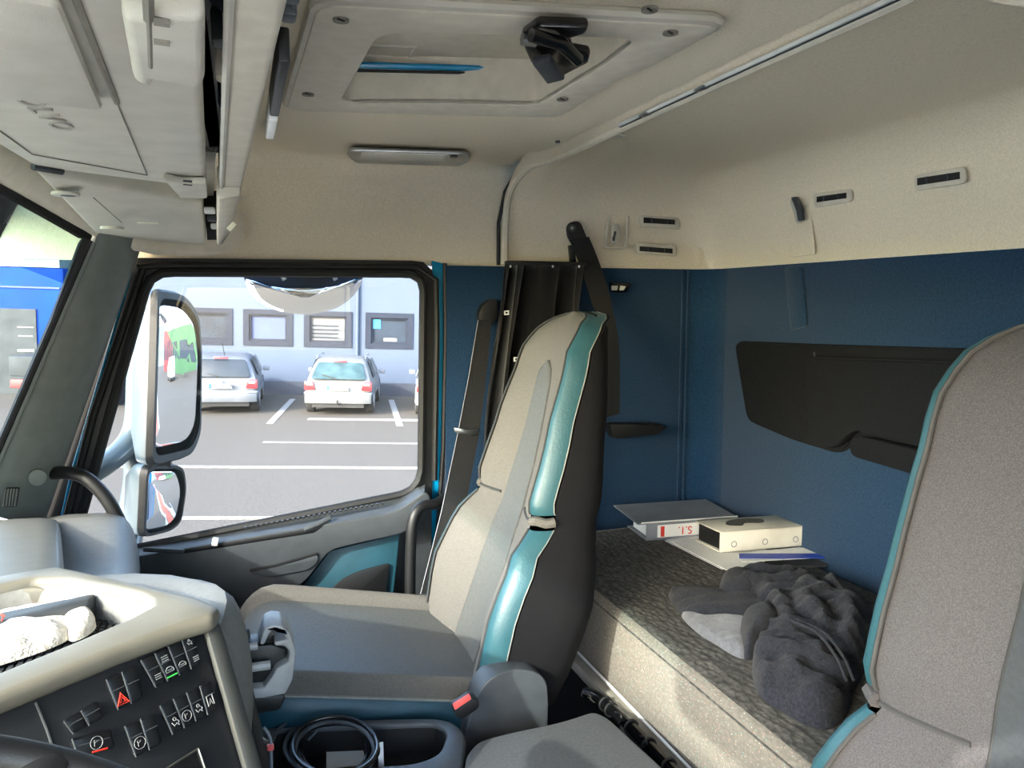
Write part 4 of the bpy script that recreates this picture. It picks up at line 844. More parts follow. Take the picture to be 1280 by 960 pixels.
def make_seat(label, group):
    s = thing('driver_seat' if group is None else 'cab_seat', Vec((0, 0, 0)), label, 'seat', group); del s['base']
    rings = []; shellr = []
    for h in HS:
        W_, fr, te, sh = sect(h)
        rings.append([bp(h, a*W_, f) for a, f in fr])
        full = [(-a, f) for a, f in reversed(sh)][1:] if False else None
        pts = [(a, f) for a, f in sh]; left = [(-a, f) for a, f in reversed(sh[:-1])]
        shellr.append([bp(h, a*W_, f) for a, f in pts+left])
    bk = P('backrest_cloth', g_loft(rings, False), 'seat_cloth', s, smooth=70)
    P('back_shell', g_loft(shellr, False), 'shell_black', s, smooth=70)
    for sg in (-1, 1):
        for nm, h0, h1 in (('lower_bolster_trim', 0, .393), ('upper_bolster_trim', .425, .8565)):
            hs = sorted([h0, h1]+[h for h in HS if h0 < h < h1]); rr = []
            for h in hs:
                W_, fr, te, sh = sect(h); e = min(1, (h-h0)/.012+.3, (h1-h)/.012+.3) if h1 < .85 else min(1, (h-h0)/.012+.3)
                rr.append([bp(h, sg*a*W_, f+.005*e) for a, f in te])
            t_ = P(nm, g_loft(rr, False), 'teal_leather', s, smooth=70); t_['label'] = 'teal leather edge'
            P('piping', g_tube([r[0]+Vec((-.001, 0, 0)) for r in rr], .0028, 6), 'seam_dark', t_)
            P('piping', g_tube([r[-1] for r in rr], .0016, 6), 'piping', t_)
        W_, fr, te, sh = sect(.409)
        P('bolster_loop', g_tube([bp(.409, sg*.88*W_, .028), bp(.412, sg*.94*W_, .024), bp(.407, sg*.985*W_, .006), bp(.409, sg*1.0*W_, -.012)], .011, 8, flat=1.3), 'seat_cloth', s)
    # wrinkle between upper and lower bolster, seam across
    P('cross_seam', g_tube([bp(.409, a*lerp_tab(WT, .409), f+.001) for a, f in sect(.409)[1][0:4]], .0035, 6), 'seam_dark', s)
    P('cross_seam', g_tube([bp(.409, a*lerp_tab(WT, .409), f+.001) for a, f in sect(.409)[1][7:]], .0035, 6), 'seam_dark', s)
    rr = []
    hs = [-.0+.74*k/40 for k in range(41)]+[.739]
    for h in hs:
        c = lerp_tab(CT, h); W_, fr, te, sh = sect(h)
        def fz(l):
            a = abs(l)/W_
            for (a0, f0), (a1, f1) in zip(fr[5:], fr[6:]):
                if a <= a1: return f0+(f1-f0)*(a-a0)/(a1-a0)
            return fr[-1][1]
        rr.append([bp(h, l, fz(l)+o) for l, o in ((-c, -.004), (-c*.96, .004), (-c*.6, .007), (0, .008), (c*.6, .007), (c*.96, .004), (c, -.004))])
    ip = P('centre_panel', g_loft(rr, False), 'seat_insert', s, smooth=70); ip['label'] = 'smooth grey centre panel'
    P('panel_seam', g_tube([r[0]+Vec((-.004, 0, 0)) for r in rr]+[r[-1]+Vec((-.004, 0, 0)) for r in reversed(rr)], .0025, 6), 'seam_dark', ip)
    # cushion
    XS = [-.522, -.52, -.515, -.505, -.49, -.47, -.44, -.40, -.35, -.30, -.20, -.10, 0, .05, .08]
    def cz(x): return SEAT_Z+.155-.13*(x+.52)/.62*1.0 + (.0 if x > -.40 else -.055*((-.40-x)/.122)**3)
    cu = []; ins_ = []; tl = {-1: [], 1: []}; sd_ = {-1: [], 1: []}
    for x in XS:
        z = cz(x); e = 1 if x > -.42 else 1-.22*((-.42-x)/.102)**2.5; hw = .255*e
        prof = [(-1, .0), (-.985, .030), (-.96, .044), (-.92, .046), (-.87, .034), (-.79, .010), (0, -.006), (.79, .010), (.87, .034), (.92, .046), (.96, .044), (.985, .030), (1, .0)]
        cu.append([Vec((x, a*hw, z+b)) for a, b in prof])
        ins_.append([Vec((x-.001, a*hw, z+b+.004)) for a, b in ((-.81, .013), (-.78, .011), (-.4, .004), (0, .0), (.4, .004), (.78, .011), (.81, .013))])
        for sg in (-1, 1):
            tl[sg].append([Vec((x, sg*hw*1.0, z+.002)), Vec((x, sg*hw*1.04, z-.012)), Vec((x, sg*hw*1.045, z-.05)), Vec((x, sg*hw*1.0, z-.065))])
    cb = P('cushion_cloth', g_loft(cu, False), 'seat_cloth', s, smooth=70)
    P('cushion_insert', g_loft(ins_, False), 'seat_insert', s, smooth=70)
    for sg in (-1, 1):
        t_ = P('cushion_side', g_loft(tl[sg], False), 'teal_dark', s, smooth=70); t_['label'] = 'teal cushion side'
        P('piping', g_tube([r[0] for r in tl[sg]], .0035, 6), 'piping', t_)
    P('cushion_pan', g_loft([[Vec((x, y, z)) for y, z in ((-.258, cz(x)-.06), (.258, cz(x)-.06), (.24, SEAT_Z-.06), (-.24, SEAT_Z-.06))] for x in (-.50, -.4, -.2, 0, .08)]), 'shell_black', s)
    P('cushion_nose', g_loft([[Vec((-.52, y*.75, cz(-.52)+b)) for y, b in ((-.255, -.02), (0, -.004), (.255, -.02))], [Vec((-.535, y*.72, cz(-.52)-.05)) for y in (-.255, 0, .255)], [Vec((-.51, y*.8, cz(-.5)-.12)) for y in (-.255, 0, .255)]], False), 'seat_cloth', s, smooth=80)
    P('suspension_base', g_loft([[Vec((x, y, z)) for x, y in ((-.40, -.2), (.05, -.2), (.05, .2), (-.40, .2))] for z in (ZF, ZF+.05, SEAT_Z-.2, SEAT_Z-.05)]), 'black', s, bevel=.015)
    # recliner cover on the inner side
    return s
ps = make_seat('grey cloth passenger seat with teal leather edges, facing the dashboard', 'two matching cab seats')
ps.location = Vec((.495, 1.70, 0))
LEAN, CURL, DSC = .08, .02, .62
WT = WT[:9]+[(.72, .184), (.78, .176), (.815, .164), (.838, .142), (.85, .10), (.8565, .02)]; SEAT_Z = -.868              # the driver has set the back rest upright
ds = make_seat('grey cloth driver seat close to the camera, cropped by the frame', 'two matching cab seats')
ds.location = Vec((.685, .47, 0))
for c_ in ds.children:  # swap in the copies that carry the driver seat's shade in their colour
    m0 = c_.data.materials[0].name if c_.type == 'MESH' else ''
    new = {'seat_cloth': 'shaded_cloth', 'seat_insert': 'shaded_insert'}.get(m0)
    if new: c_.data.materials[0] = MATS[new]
rcp = rpoly([VY(a, b, 1.395) for a, b in ((583, 910), (592, 880), (605, 855), (622, 842), (645, 836), (672, 840), (684, 852), (686, 880), (684, 930), (580, 960))], .02, 4)
rc = P('recliner_cover', g_prism(rcp, (0, .06, 0)), 'grey_dark', ps, bevel=.02, seg=4); rc.location = -ps.location; rc['label'] = 'grey moulded recliner cover'
bk_ = P('buckle', g_prism(rpoly([VY(a, b, 1.37) for a, b in ((562, 878), (585, 863), (594, 867), (593, 876), (572, 890), (565, 886))], .006, 3), (0, -.03, 0)), 'black', ps, bevel=.005); bk_.location = -ps.location
P('release_button', g_prism([VY(a, b, 1.338) for a, b in ((565, 879), (586, 866), (589, 873), (568, 887))], (0, -.004, 0)), 'red_button', bk_, bevel=.002)
# ================================================================== dashboard
db = thing('dashboard', Vec((-.3, 1.1, ZF)), 'beige and grey dashboard with a dark switch panel turned to the driver', 'dashboard')
ZT = -.385
oute = [Vec((-.52, .62, ZT)), Vec((-.36, .755, ZT)), VZ(0, 868, ZT), VZ(150, 808, ZT), VZ(232, 778, ZT), VZ(268, 768, ZT), VZ(276, 757, ZT), VZ(250, 746, ZT), VZ(205, 736, ZT), VZ(147, 722, ZT), VZ(72, 706, ZT), VZ(0, 718, ZT), Vec((-.60, 1.22, ZT))]
inne = [Vec((-.50, .80, ZT)), Vec((-.36, .85, ZT)), VZ(0, 838, ZT), VZ(90, 802, ZT), VZ(160, 772, ZT), VZ(188, 757, ZT), VZ(187, 749, ZT), VZ(172, 741, ZT), VZ(130, 732, ZT), VZ(78, 722, ZT), VZ(42, 722, ZT), VZ(0, 732, ZT), Vec((-.56, 1.14, ZT))]
P('top_frame', g_frame(oute, inne, (0, 0, -.024)), 'dash_beige', db, bevel=.009, seg=3, smooth=60)
cin = sum(inne, Vec())/len(inne)
P('tray_wall', g_loft([[cin+(p-cin)*s+Vec((0, 0, z)) for p in inne] for s, z in ((1.0, -.012), (.97, -.02), (.94, -.05))], True, False), 'dash_grey', db, smooth=60)
tf = P('tray_floor', g_prism([cin+(p-cin)*.97+Vec((0, 0, -.048)) for p in inne], (0, 0, -.01)), 'black', db)
P('tray_divider', g_prism([VZ(a, b, ZT-.012) for a, b in ((-40, 772), (0, 765), (108, 743), (120, 741), (112, 750), (0, 778), (-40, 786))], (0, 0, -.034)), 'grey_door', db, bevel=.004)
# honeycomb of small bumps on the tray floor: too small to pick apart
dots = []
for i in range(26):
    for j in range(22):
        p = Vec((-.34+i*.0085, .93+j*.0105+(i % 2)*.005, ZT-.047)); dots.append(g_box(p, (.005, .006, .005)))
dm = P('tray_mat_bumps', join(*dots), 'grey_dark', tf); dm['kind'] = 'stuff'
# switch panel plane
A_ = VZ(258, 778, -.402); B_ = VZ(0, 884, -.402); dn = Vec((.05, -.054, -.19)).normalized(); pn_ = (B_-A_).cross(dn).normalized()
if pn_.dot(-A_) < 0: pn_ = -pn_
def SPp(px, py, o=0): return VP(px, py, A_, pn_)+pn_*o
def quad(q, u, v):
    a = Vec((q[0][0], q[0][1], 0)).lerp(Vec((q[1][0], q[1][1], 0)), u); b = Vec((q[3][0], q[3][1], 0)).lerp(Vec((q[2][0], q[2][1], 0)), u); r = a.lerp(b, v); return r.x, r.y
pan = P('switch_panel', g_prism([SPp(a, b) for a, b in ((-120, 930), (0, 882), (120, 834), (256, 778), (330, 1000), (360, 1120), (0, 1250), (-120, 1250))], -pn_*.04), 'panel_dark', db, bevel=.004)
P('panel_divider', g_tube([SPp(a, b, .001) for a, b in ((44, 878), (58, 912), (74, 960))], .0014, 6), 'grey_door', pan)
def bars(p, l, m, off=.0085):
    for (a, b) in l: P('icon', g_tube([SPp(p[0]+a[0], p[1]+a[1], off), SPp(p[0]+b[0], p[1]+b[1], off)], .0007, 5), m, None)
def switch_bank(q, n, icons):
    for k in range(n):
        u0, u1 = k/n+.008, (k+1)/n-.008
        qq = [quad(q, u0, 0), quad(q, u1, 0), quad(q, u1, 1), quad(q, u0, 1)]
        s_ = P('switch', g_prism(rpoly([SPp(a, b, -.002) for a, b in qq], .003, 2), pn_*.008), 'switch_dark', db, bevel=.002)
        P('switch_edge', g_tube([SPp(*qq[0], .006), SPp(*qq[3], .006)], .0009, 5), 'grey_door', s_)
        P('rocker_crease', g_tube([SPp(*quad(qq, .1, .42), .0063), SPp(*quad(qq, .9, .42), .0063)], .0006, 5), 'grey_dark', s_)
        for (kind, u, v, sz) in icons[k]:
            c = quad(qq, u, v); ex = (Vec(SPp(*quad(qq, 1, v)))-Vec(SPp(*quad(qq, 0, v)))).normalized(); ey = pn_.cross(ex); C = SPp(*c, .0066)
            def at(pts): return [C+ex*(x*sz)+ey*(y*sz) for x, y in pts]
            if kind == 'tri': g_ = join(g_tube(at([(-1, -.8), (1, -.8), (0, 1)]), .0011, 5, True), g_tube(at([(-.5, -.5), (.5, -.5), (0, .45)]), .0009, 5, True)); m_ = 'icon_red'
            elif kind == 'ring': g_ = join(g_tube(at([(math.cos(a), math.sin(a)) for a in [2*PI*i/18 for i in range(18)]]), .0004, 5, True), g_tube(at([(-.35, -.5), (-.35, .5), (.3, .35), (-.3, 0)]), .0004, 5)); m_ = 'icon_white'
            elif kind == 'green': g_ = g_tube(at([(-1, 0), (1, 0)]), .0009, 5); m_ = 'icon_green'
            elif kind == 'red': g_ = g_tube(at([(-1, 0), (1, 0)]), .0009, 5); m_ = 'icon_red'
            elif kind == 'bars': g_ = join(*[g_tube(at([(-.9, y), (.9, y)]), .0006, 5) for y in (-.6, 0, .6)]); m_ = 'icon_white'
            elif kind == 'person': g_ = join(g_tube(at([(.0+.3*math.cos(a), .7+.3*math.sin(a)) for a in [2*PI*i/8 for i in range(8)]]), .0006, 5, True), g_tube(at([(-.7, .2), (-.3, -.5), (.2, -.2), (.7, -.7)]), .0007, 5), g_tube(at([(.4, .4), (.8, .0), (.5, -.4)]), .0006, 5)); m_ = 'icon_white'
            elif kind == 'car': g_ = join(g_tube(at([(-.9, -.5), (-.9, 0), (-.4, .5), (.4, .5), (.9, 0), (.9, -.5)]), .0006, 5, True), g_tube(at([(-.5, -.1), (.5, -.1)]), .0006, 5)); m_ = 'icon_white'
            else: g_ = join(g_tube(at([(-.7, -1), (-.7, 1), (.6, 1), (.6, -1)]), .0007, 5), g_tube(at([(-.3, -.8), (0, .3), (.3, -.8)]), .0006, 5)); m_ = 'icon_white'
            P('icon', g_, m_, s_)
switch_bank(((172, 826), (240, 792), (250, 830), (191, 860)), 4, [[('bars', .55, .72, .004)], [('bars', .5, .3, .0045), ('car', .5, .68, .0055), ('green', .5, .9, .007)], [('car', .5, .7, .005)], [('person', .45, .2, .004), ('bars', .6, .75, .004)]])
switch_bank(((196, 883), (262, 850), (270, 886), (212, 919)), 4, [[('person', .55, .7, .006)], [('ring', .5, .68, .006)], [('person', .5, .68, .006)], [('lane', .5, .6, .006)]])
switch_bank(((129, 850), (168, 832), (177, 873), (144, 888)), 2, [[('tri', .5, .75, .0065)], []])
switch_bank(((152, 908), (191, 890), (200, 929), (166, 947)), 2, [[('ring', .55, .66, .0065)], []])
switch_bank(((86, 924), (136, 911), (142, 935), (94, 948)), 1, [[('ring', .55, .5, .0065), ('red', .58, .9, .008)]])
switch_bank(((76, 902), (119, 876), (128, 897), (88, 918)), 2, [[], []])
P('screen_edge', g_tube([SPp(204, 962, .004), SPp(245, 936, .004), SPp(256, 968, .004), SPp(300, 1050, .004)], .0016, 6), 'steel', pan)
P('screen', g_prism([SPp(a, b, .001) for a, b in ((204, 964), (245, 938), (256, 968), (280, 1050), (120, 1080))], pn_*.002), 'black_gloss', pan)
# side strip and rounded end
P('side_strip', g_prism([SPp(a, b, .0) for a, b in ((249, 781), (266, 774), (276, 800), (296, 868), (322, 960), (370, 1130), (345, 1130), (300, 960))], pn_*.012), 'strip_grey', db, bevel=.005)
er = []
for px, y0, z0, dx in ((0, .98, -.42, 0), (0, 1.06, -.385, .020), (0, 1.15, -.388, .024), (0, 1.26, -.408, -.015), (0, 1.42, -.452, -.095), (0, 1.58, -.512, -.165), (0, 1.70, -.535, -.19), (0, 1.80, -.528, -.20), (0, 1.88, -.510, -.215), (0, 2.0, -.505, -.23), (0, 2.16, -.51, -.24)):
    xr = -.032+dx; lo = -.10 if y0 < 1.2 else (-.05 if y0 < 1.3 else 0); er.append([Vec((-.70, y0, z0-.02+lo)), Vec((-.45, y0, z0-.006+lo)), Vec((xr-(.10 if lo else .16), y0, z0+lo)), Vec((xr-.05, y0, z0-.004+lo*.3)), Vec((xr-.018, y0, z0-.018)), Vec((xr, y0, z0-.05)), Vec((xr+.012, y0, z0-.11)), Vec((xr+.01, y0, z0-.25)), Vec((xr-.05, y0, -.95)), Vec((-.62, y0, -.95))])
P('passenger_pad', g_loft(er), 'dash_grey', db, smooth=60, sub=1)
bp_ = []
for y0, z0 in ((1.20, -.40), (1.3, -.418), (1.5, -.445), (1.7, -.463), (1.85, -.478), (1.98, -.495)):
    xr = -.245-.21*(y0-1.20); bp_.append([Vec((-.70, y0, z0)), Vec((-.5, y0, z0+.006)), Vec((xr-.04, y0, z0+.004)), Vec((xr-.008, y0, z0-.004)), Vec((xr, y0, z0-.025)), Vec((xr-.01, y0, z0-.1)), Vec((-.70, y0, z0-.1))])
P('beige_pad', g_loft(bp_), 'dash_beige', db, smooth=60, bevel=.004)
P('lower_body', g_box((-.46, 1.35, -.95), (.38, 1.5, .5)), 'black', db)
P('end_panel', g_prism([VY(a, b, 1.08) for a, b in ((262, 800), (292, 780), (306, 830), (318, 900), (340, 1000), (300, 1000))], (0, .1, 0)), 'black', db, bevel=.01)
P('knob', g_cyl(VY(298, 797, 1.22), (1, -.3, 0), .014, .03, 14), 'grey_dark', db, bevel=.003)
# steering wheel
sw = thing('steering_wheel', Vec((-.16, .46, -.45)), 'dark steering wheel rim at the lower edge of the picture', 'steering wheel')
wc_ = Vec((-.165, .455, -.372)); wu = Vec((math.cos(.45), 0, -math.sin(.45))); wv_ = Vec((0, 1, 0)); wn_ = wu.cross(wv_)
P('rim', g_tube([wc_+wu*(.225*math.cos(a))+wv_*(.225*math.sin(a)) for a in [2*PI*k/64 for k in range(64)]], .0155, 12, True), 'black', sw, smooth=80)
P('hub', g_cyl(wc_-wn_*.05, wn_, .075, .05, 32), 'black', sw, bevel=.012)
for a in (0, PI*.5, PI, PI*1.5): P('spoke', g_tube([wc_-wn_*.05+(wu*math.cos(a)+wv_*math.sin(a))*.06, wc_+(wu*math.cos(a)+wv_*math.sin(a))*.222], .013, 10, flat=1.8), 'black', sw)
P('column', g_tube([wc_-wn_*.07, wc_-wn_*.45+Vec((-.1, 0, 0))], .04, 14), 'black', sw)
# ------------------------------------------------------------------ soft lumps (glove, jacket)
def lump(poly, zbase, hmax, seed=0, fold=.01, fdir=(1, .3), freq=60, edge=.5, rings=30, n=110, zfun=None, lean=(0, 0)):
    pts = resample(spline([VZ(a, b, zbase+hmax*.0) for a, b in poly], 6, True), n); c = sum(pts, Vec())/len(pts); R = []
    for i in range(rings+1):
        s = 1-i/rings*.999; row = []
        for p in pts:
            q = c+(p-c)*s; prof = (1-s**3.0)**edge
            fx = q.x*fdir[0]+q.y*fdir[1]; wob = noise.noise(Vec((q.x*9+seed, q.y*9, 1)))*1.2
            f = fold*(math.sin(fx*freq+wob*3+seed)*.6+noise.noise(Vec((q.x*22+seed, q.y*22, 3)))*.9+noise.noise(Vec((q.x*50+seed, q.y*50, 7)))*.35)
            row.append(Vec((q.x+lean[0]*prof, q.y+lean[1]*prof, zbase+hmax*prof+f*min(1, prof*1.6)*(1 if s < .98 else .3))))
        R.append(row)
    v, f = g_loft(R, True, False); m = len(R[0]); f.append(tuple(range(m-1, -1, -1))); return v, f
gl = thing('work_glove', VZ(60, 800, ZT-.048), 'worn white knitted work glove lying in the dashboard tray', 'glove')
P('glove_hand', lump(((-60, 800), (0, 775), (50, 765), (78, 762), (88, 772), (90, 795), (60, 812), (0, 832), (-60, 850)), ZT-.040, .026, 3, .005, (.4, 1), 90), 'glove_white', gl, smooth=80)
P('glove_cuff', lump(((72, 766), (85, 761), (102, 762), (120, 780), (112, 793), (90, 802), (80, 790)), ZT-.040, .024, 5, .004, (1, .2), 140), 'glove_white', gl, smooth=80)
P('loose_thread', g_tube(spline([VZ(2, 776, ZT-.012), VZ(4, 771, ZT-.006), VZ(1, 767, ZT-.002), VZ(6, 770, ZT-.004)], 4), .0009, 5), 'icon_red', gl)
# cup holder beside the dash
ch = thing('cup_holder', VY(335, 880, 1.2), 'grey plastic cup holder clipped to the end of the dashboard', 'cup holder')
fr_ = [(331, 785), (340, 781), (352, 782), (363, 792), (370, 816), (366, 850), (357, 868), (330, 873), (304, 875), (303, 862), (330, 860), (340, 846), (345, 836), (360, 828), (362, 814), (355, 808), (343, 808), (343, 802), (358, 800), (354, 790), (344, 787), (337, 792), (330, 807), (324, 806)]
P('frame', g_prism([VY(a, b, 1.17) for a, b in fr_], (0, .06, 0)), 'holder_grey', ch, bevel=.0035)
P('well', g_prism([VY(a, b, 1.19) for a, b in ((292, 810), (340, 806), (357, 812), (358, 832), (340, 858), (303, 864))], (0, .05, 0)), 'black', ch, bevel=.003)
P('cross_bar', g_tube([VY(288, 813, 1.165), VY(322, 807, 1.165)], .006, 8), 'holder_grey', ch)
P('cross_bar', g_tube([VY(302, 836, 1.17), VY(338, 831, 1.17)], .007, 8), 'holder_grey', ch)
P('foot', g_prism(rpoly([VY(a, b, 1.175) for a, b in ((302, 874), (358, 868), (350, 888), (312, 894))], .008, 3), (0, .055, 0)), 'black', ch, bevel=.004)
P('bracket', g_box(VY(297, 822, 1.19), (.03, .04, .05)), 'grey_dark', ch, bevel=.004)
P('cup_arm', g_prism([VY(a, b, 1.2) for a, b in ((322, 800), (336, 788), (352, 790), (350, 800), (330, 808))], (0, .04, 0)), 'black', ch, bevel=.003)
# ================================================================== centre console, engine cover, oddments
zc_ = -.80
cc = thing('centre_console', Vec((.25, 1.25, ZF)), 'dark open storage console between the seats', 'console')
co = [VZ(a, b, zc_) for a, b in ((325, 905), (440, 899), (545, 897), (570, 903), (583, 920), (577, 962), (562, 1010), (330, 1030))]
ci = [VZ(a, b, zc_) for a, b in ((335, 911), (440, 907), (540, 903), (553, 907), (559, 917), (550, 942), (520, 954), (340, 966))]
co = resample(rpoly(co, .02, 4), 80); cic = sum(ci, Vec())/len(ci); src = resample(rpoly(ci, .02, 4), 400)
ci = [min(src, key=lambda q: abs((math.atan2(q.y-cic.y, q.x-cic.x)-math.atan2(p.y-cic.y, p.x-cic.x)+PI) % (2*PI)-PI)) for p in co]
P('rim', g_frame(co, ci, (0, 0, -.03)), 'grey_dark', cc, bevel=.006, smooth=50)
P('bin', g_loft([[p+Vec((0, 0, -.01)) for p in ci], [cic+(p-cic)*.97+Vec((0, 0, -.06)) for p in ci]], True, False), 'black', cc, smooth=50)
P('bin_floor', g_prism([cic+(p-cic)*.99+Vec((0, 0, -.058)) for p in ci], (0, 0, -.01)), 'black', cc)
P('side_body', g_prism([cic+(p-cic)*.98+Vec((0, 0, -.11)) for p in co], (0, 0, ZF-zc_+.11)), 'black', cc)
cb_ = thing('coiled_cable', VZ(425, 945, -.87), 'coil of thin black cable lying in the storage console', 'cable')
random.seed(3)
for k in range(6):
    cx_, cy_ = 416+random.uniform(-8, 8), 936+random.uniform(-4, 5); rx, ry = 50+random.uniform(-7, 6), 36+random.uniform(-5, 4); zz = -.82+k*.009
    pts = [VZ(cx_+rx*math.cos(a), cy_+ry*math.sin(a), zz+.006*math.sin(a*2+k)) for a in [2*PI*i/36 for i in range(36)]]
    P('cable_loop', g_tube(pts, .0042, 8, True), 'black_gloss' if k % 2 else 'grey_dark', cb_, smooth=80)
P('cable_tail', g_tube(spline([VZ(385, 925, -.82), VZ(400, 905, -.80), VZ(372, 898, -.79), VZ(348, 912, -.79), VZ(338, 934, -.78)], 6), .003, 8), 'grey_dark', cb_)
P('cable_tie', g_tube([VZ(425+4*math.cos(a), 903+8*math.sin(a), -.825) for a in [2*PI*i/12 for i in range(12)]], .0025, 6, True), 'white_plastic', cb_)
o = P('paper_note', g_prism([VZ(a, b, -.852) for a, b in ((408, 937), (452, 930), (458, 956), (408, 962))], (0, 0, .002)), 'paper'); tag(o, 'small white paper note under the black cable coil', 'paper')
o = P('paper_slip', g_prism([VY(a, b, 1.30) for a, b in ((473, 929), (479, 928), (480, 958), (473, 960))], (0, .002, 0)), 'paper'); tag(o, 'narrow white paper slip standing in the storage console', 'paper')
kt = thing('key_tag', VY(338, 934, 1.15), 'keys on a grey cord with a red tag hanging by the dashboard', 'keys')
P('cord', g_tube(spline([VY(330, 909, 1.16), VY(338, 922, 1.155), VY(339, 938, 1.15), VY(340, 980, 1.15)], 5), .0022, 8), 'board_grey', kt)
P('red_tag', g_box(VY(338, 934, 1.148), (.010, .010, .008)), 'red_button', kt, bevel=.002)
P('key', g_prism([VY(a, b, 1.15) for a, b in ((320, 922), (325, 919), (336, 927), (333, 931), (322, 927))], (0, .003, 0)), 'steel', kt, bevel=.001)
ec = thing('engine_cover', Vec((.55, 1.05, ZF)), 'grey padded engine cover beside the passenger seat', 'engine cover')
ep = rpoly([VZ(a, b, zc_) for a, b in ((576, 990), (583, 942), (598, 925), (640, 914), (700, 902), (742, 888), (760, 896), (826, 956), (930, 1060), (640, 1180))], [.03, .02, .02, .05, .05, .02, .02, .02, .05, .05], 4)
P('pad', g_prism(ep, (0, 0, -.06)), 'cover_grey', ec, bevel=.025, seg=4)
ecc = sum(ep, Vec())/len(ep)
P('cover_body', g_prism([ecc+(p-ecc)*.96+Vec((0, 0, -.05)) for p in ep], (0, 0, ZF-zc_+.05)), 'black', ec)
# ================================================================== bunk
ZM = -.72
bb = thing('bunk', Vec((1.15, 1.05, ZF)), 'dark bunk base with a pale metal rail under the mattress', 'bunk')
P('base_box', g_box((1.17, 1.06, -1.15), (.64, 2.30, .40)), 'dark_felt', bb)
P('rail', g_prism([(.805, 0, -.955), (.805, 2.2, -.955), (.805, 2.2, -.925), (.805, 0, -.925)], (-.02, 0, 0)), 'rail_metal', bb, bevel=.003)
P('rail_lip', g_prism([(.80, 0, -.932), (.80, 2.2, -.932), (.86, 2.2, -.932), (.86, 0, -.932)], (0, 0, .006)), 'rail_metal', bb)
mt = thing('mattress', Vec((1.14, 1.05, -.925)), 'long bunk mattress with a dark woven top and pale speckled side', 'mattress')
def rrect(x0, x1, z0, z1, r, n=5):
    out = []
    for cx, cz, a0 in ((x1-r, z1-r, 0), (x0+r, z1-r, 90), (x0+r, z0+r, 180), (x1-r, z0+r, 270)):
        for k in range(n+1): a = math.radians(a0+90*k/n); out.append((cx+r*math.cos(a), cz+r*math.sin(a)))
    return out
YM0, YM1 = .02, 2.14
pr_ = rrect(.80, 1.485, -.922, ZM, .028)
ny = 60
top = []; front = []
for i in range(ny+1):
    y = YM0+(YM1-YM0)*i/ny
    sag = lambda x, z: Vec((x, y, z+(.004*noise.noise(Vec((x*6, y*5, 0))) if z > ZM-.03 else 0)))
    xs_ = [1.485, 1.457]+[1.457-(1.457-.835)*k/14 for k in range(1, 15)]
    top.append([sag(1.485, ZM-.1), sag(1.480, ZM-.015)]+[sag(x, ZM) for x in xs_[1:]]+[sag(.822, ZM-.003)])
    front.append([Vec((.822, y, ZM-.003)), Vec((.810, y, ZM-.009)), Vec((.803, y, ZM-.018)), Vec((.800, y, ZM-.03)), Vec((.797+.003*noise.noise(Vec((0, y*8, 2))), y, ZM-.10)), Vec((.800, y, -.895)), Vec((.806, y, -.914)), Vec((.83, y, -.922)), Vec((1.45, y, -.922))])
P('top_cover', g_loft(top, False), 'mattress_top', mt, smooth=70)
fm = P('side_cover', g_loft(front, False), 'mattress_side', mt, smooth=70); fm['label'] = 'pale speckled side cloth'
P('edge_piping', g_tube([r[2] for r in front], .002, 8), 'mattress_top', mt); P('edge_piping', g_tube([r[6] for r in front], .0045, 8), 'paper', mt)
P('end_cover', g_prism([Vec((x, YM1, z)) for x, z in pr_], (0, .004, 0)), 'mattress_side', mt); P('end_cover', g_prism([Vec((x, YM0, z)) for x, z in pr_], (0, -.004, 0)), 'mattress_side', mt)
# conduit with cable ties along the bunk
cd = thing('cable_conduit', VX(790, 910, .765), 'black corrugated conduit with cable ties lying along the bunk rail', 'conduit')
cp = spline([VX(a, b, .765) for a, b in ((733, 866), (748, 872), (762, 884), (790, 910), (815, 936), (850, 972), (900, 1020))], 8)
P('tube', g_tube(cp, .013, 12), 'black_gloss', cd, smooth=80)
P('frayed_end', g_tube([VX(729, 868, .765), VX(737, 867, .765), VX(745, 871, .765)], [.006, .012, .014], 10), 'rail_metal', cd)
for a, b in ((757, 880), (764, 887), (789, 909), (811, 932), (836, 958)):
    c_ = VX(a, b, .765); t_ = (VX(a+3, b+2.9, .765)-c_).normalized(); u_ = Vec((1, 0, 0)); s_ = t_.cross(u_).normalized()
    P('cable_tie', g_tube([c_+u_*(.0155*math.cos(q))+s_*(.0155*math.sin(q)) for q in [2*PI*i/16 for i in range(16)]], .0028, 6, True), 'black_rubber', cd)
for a, b in ((769, 890), (800, 920)): P('tie_tail', g_tube(spline([VX(a, b, .75), VX(a+6, b+2, .742), VX(a+8, b+10, .742), VX(a+4, b+14, .75)], 4), .002, 6), 'black', cd)
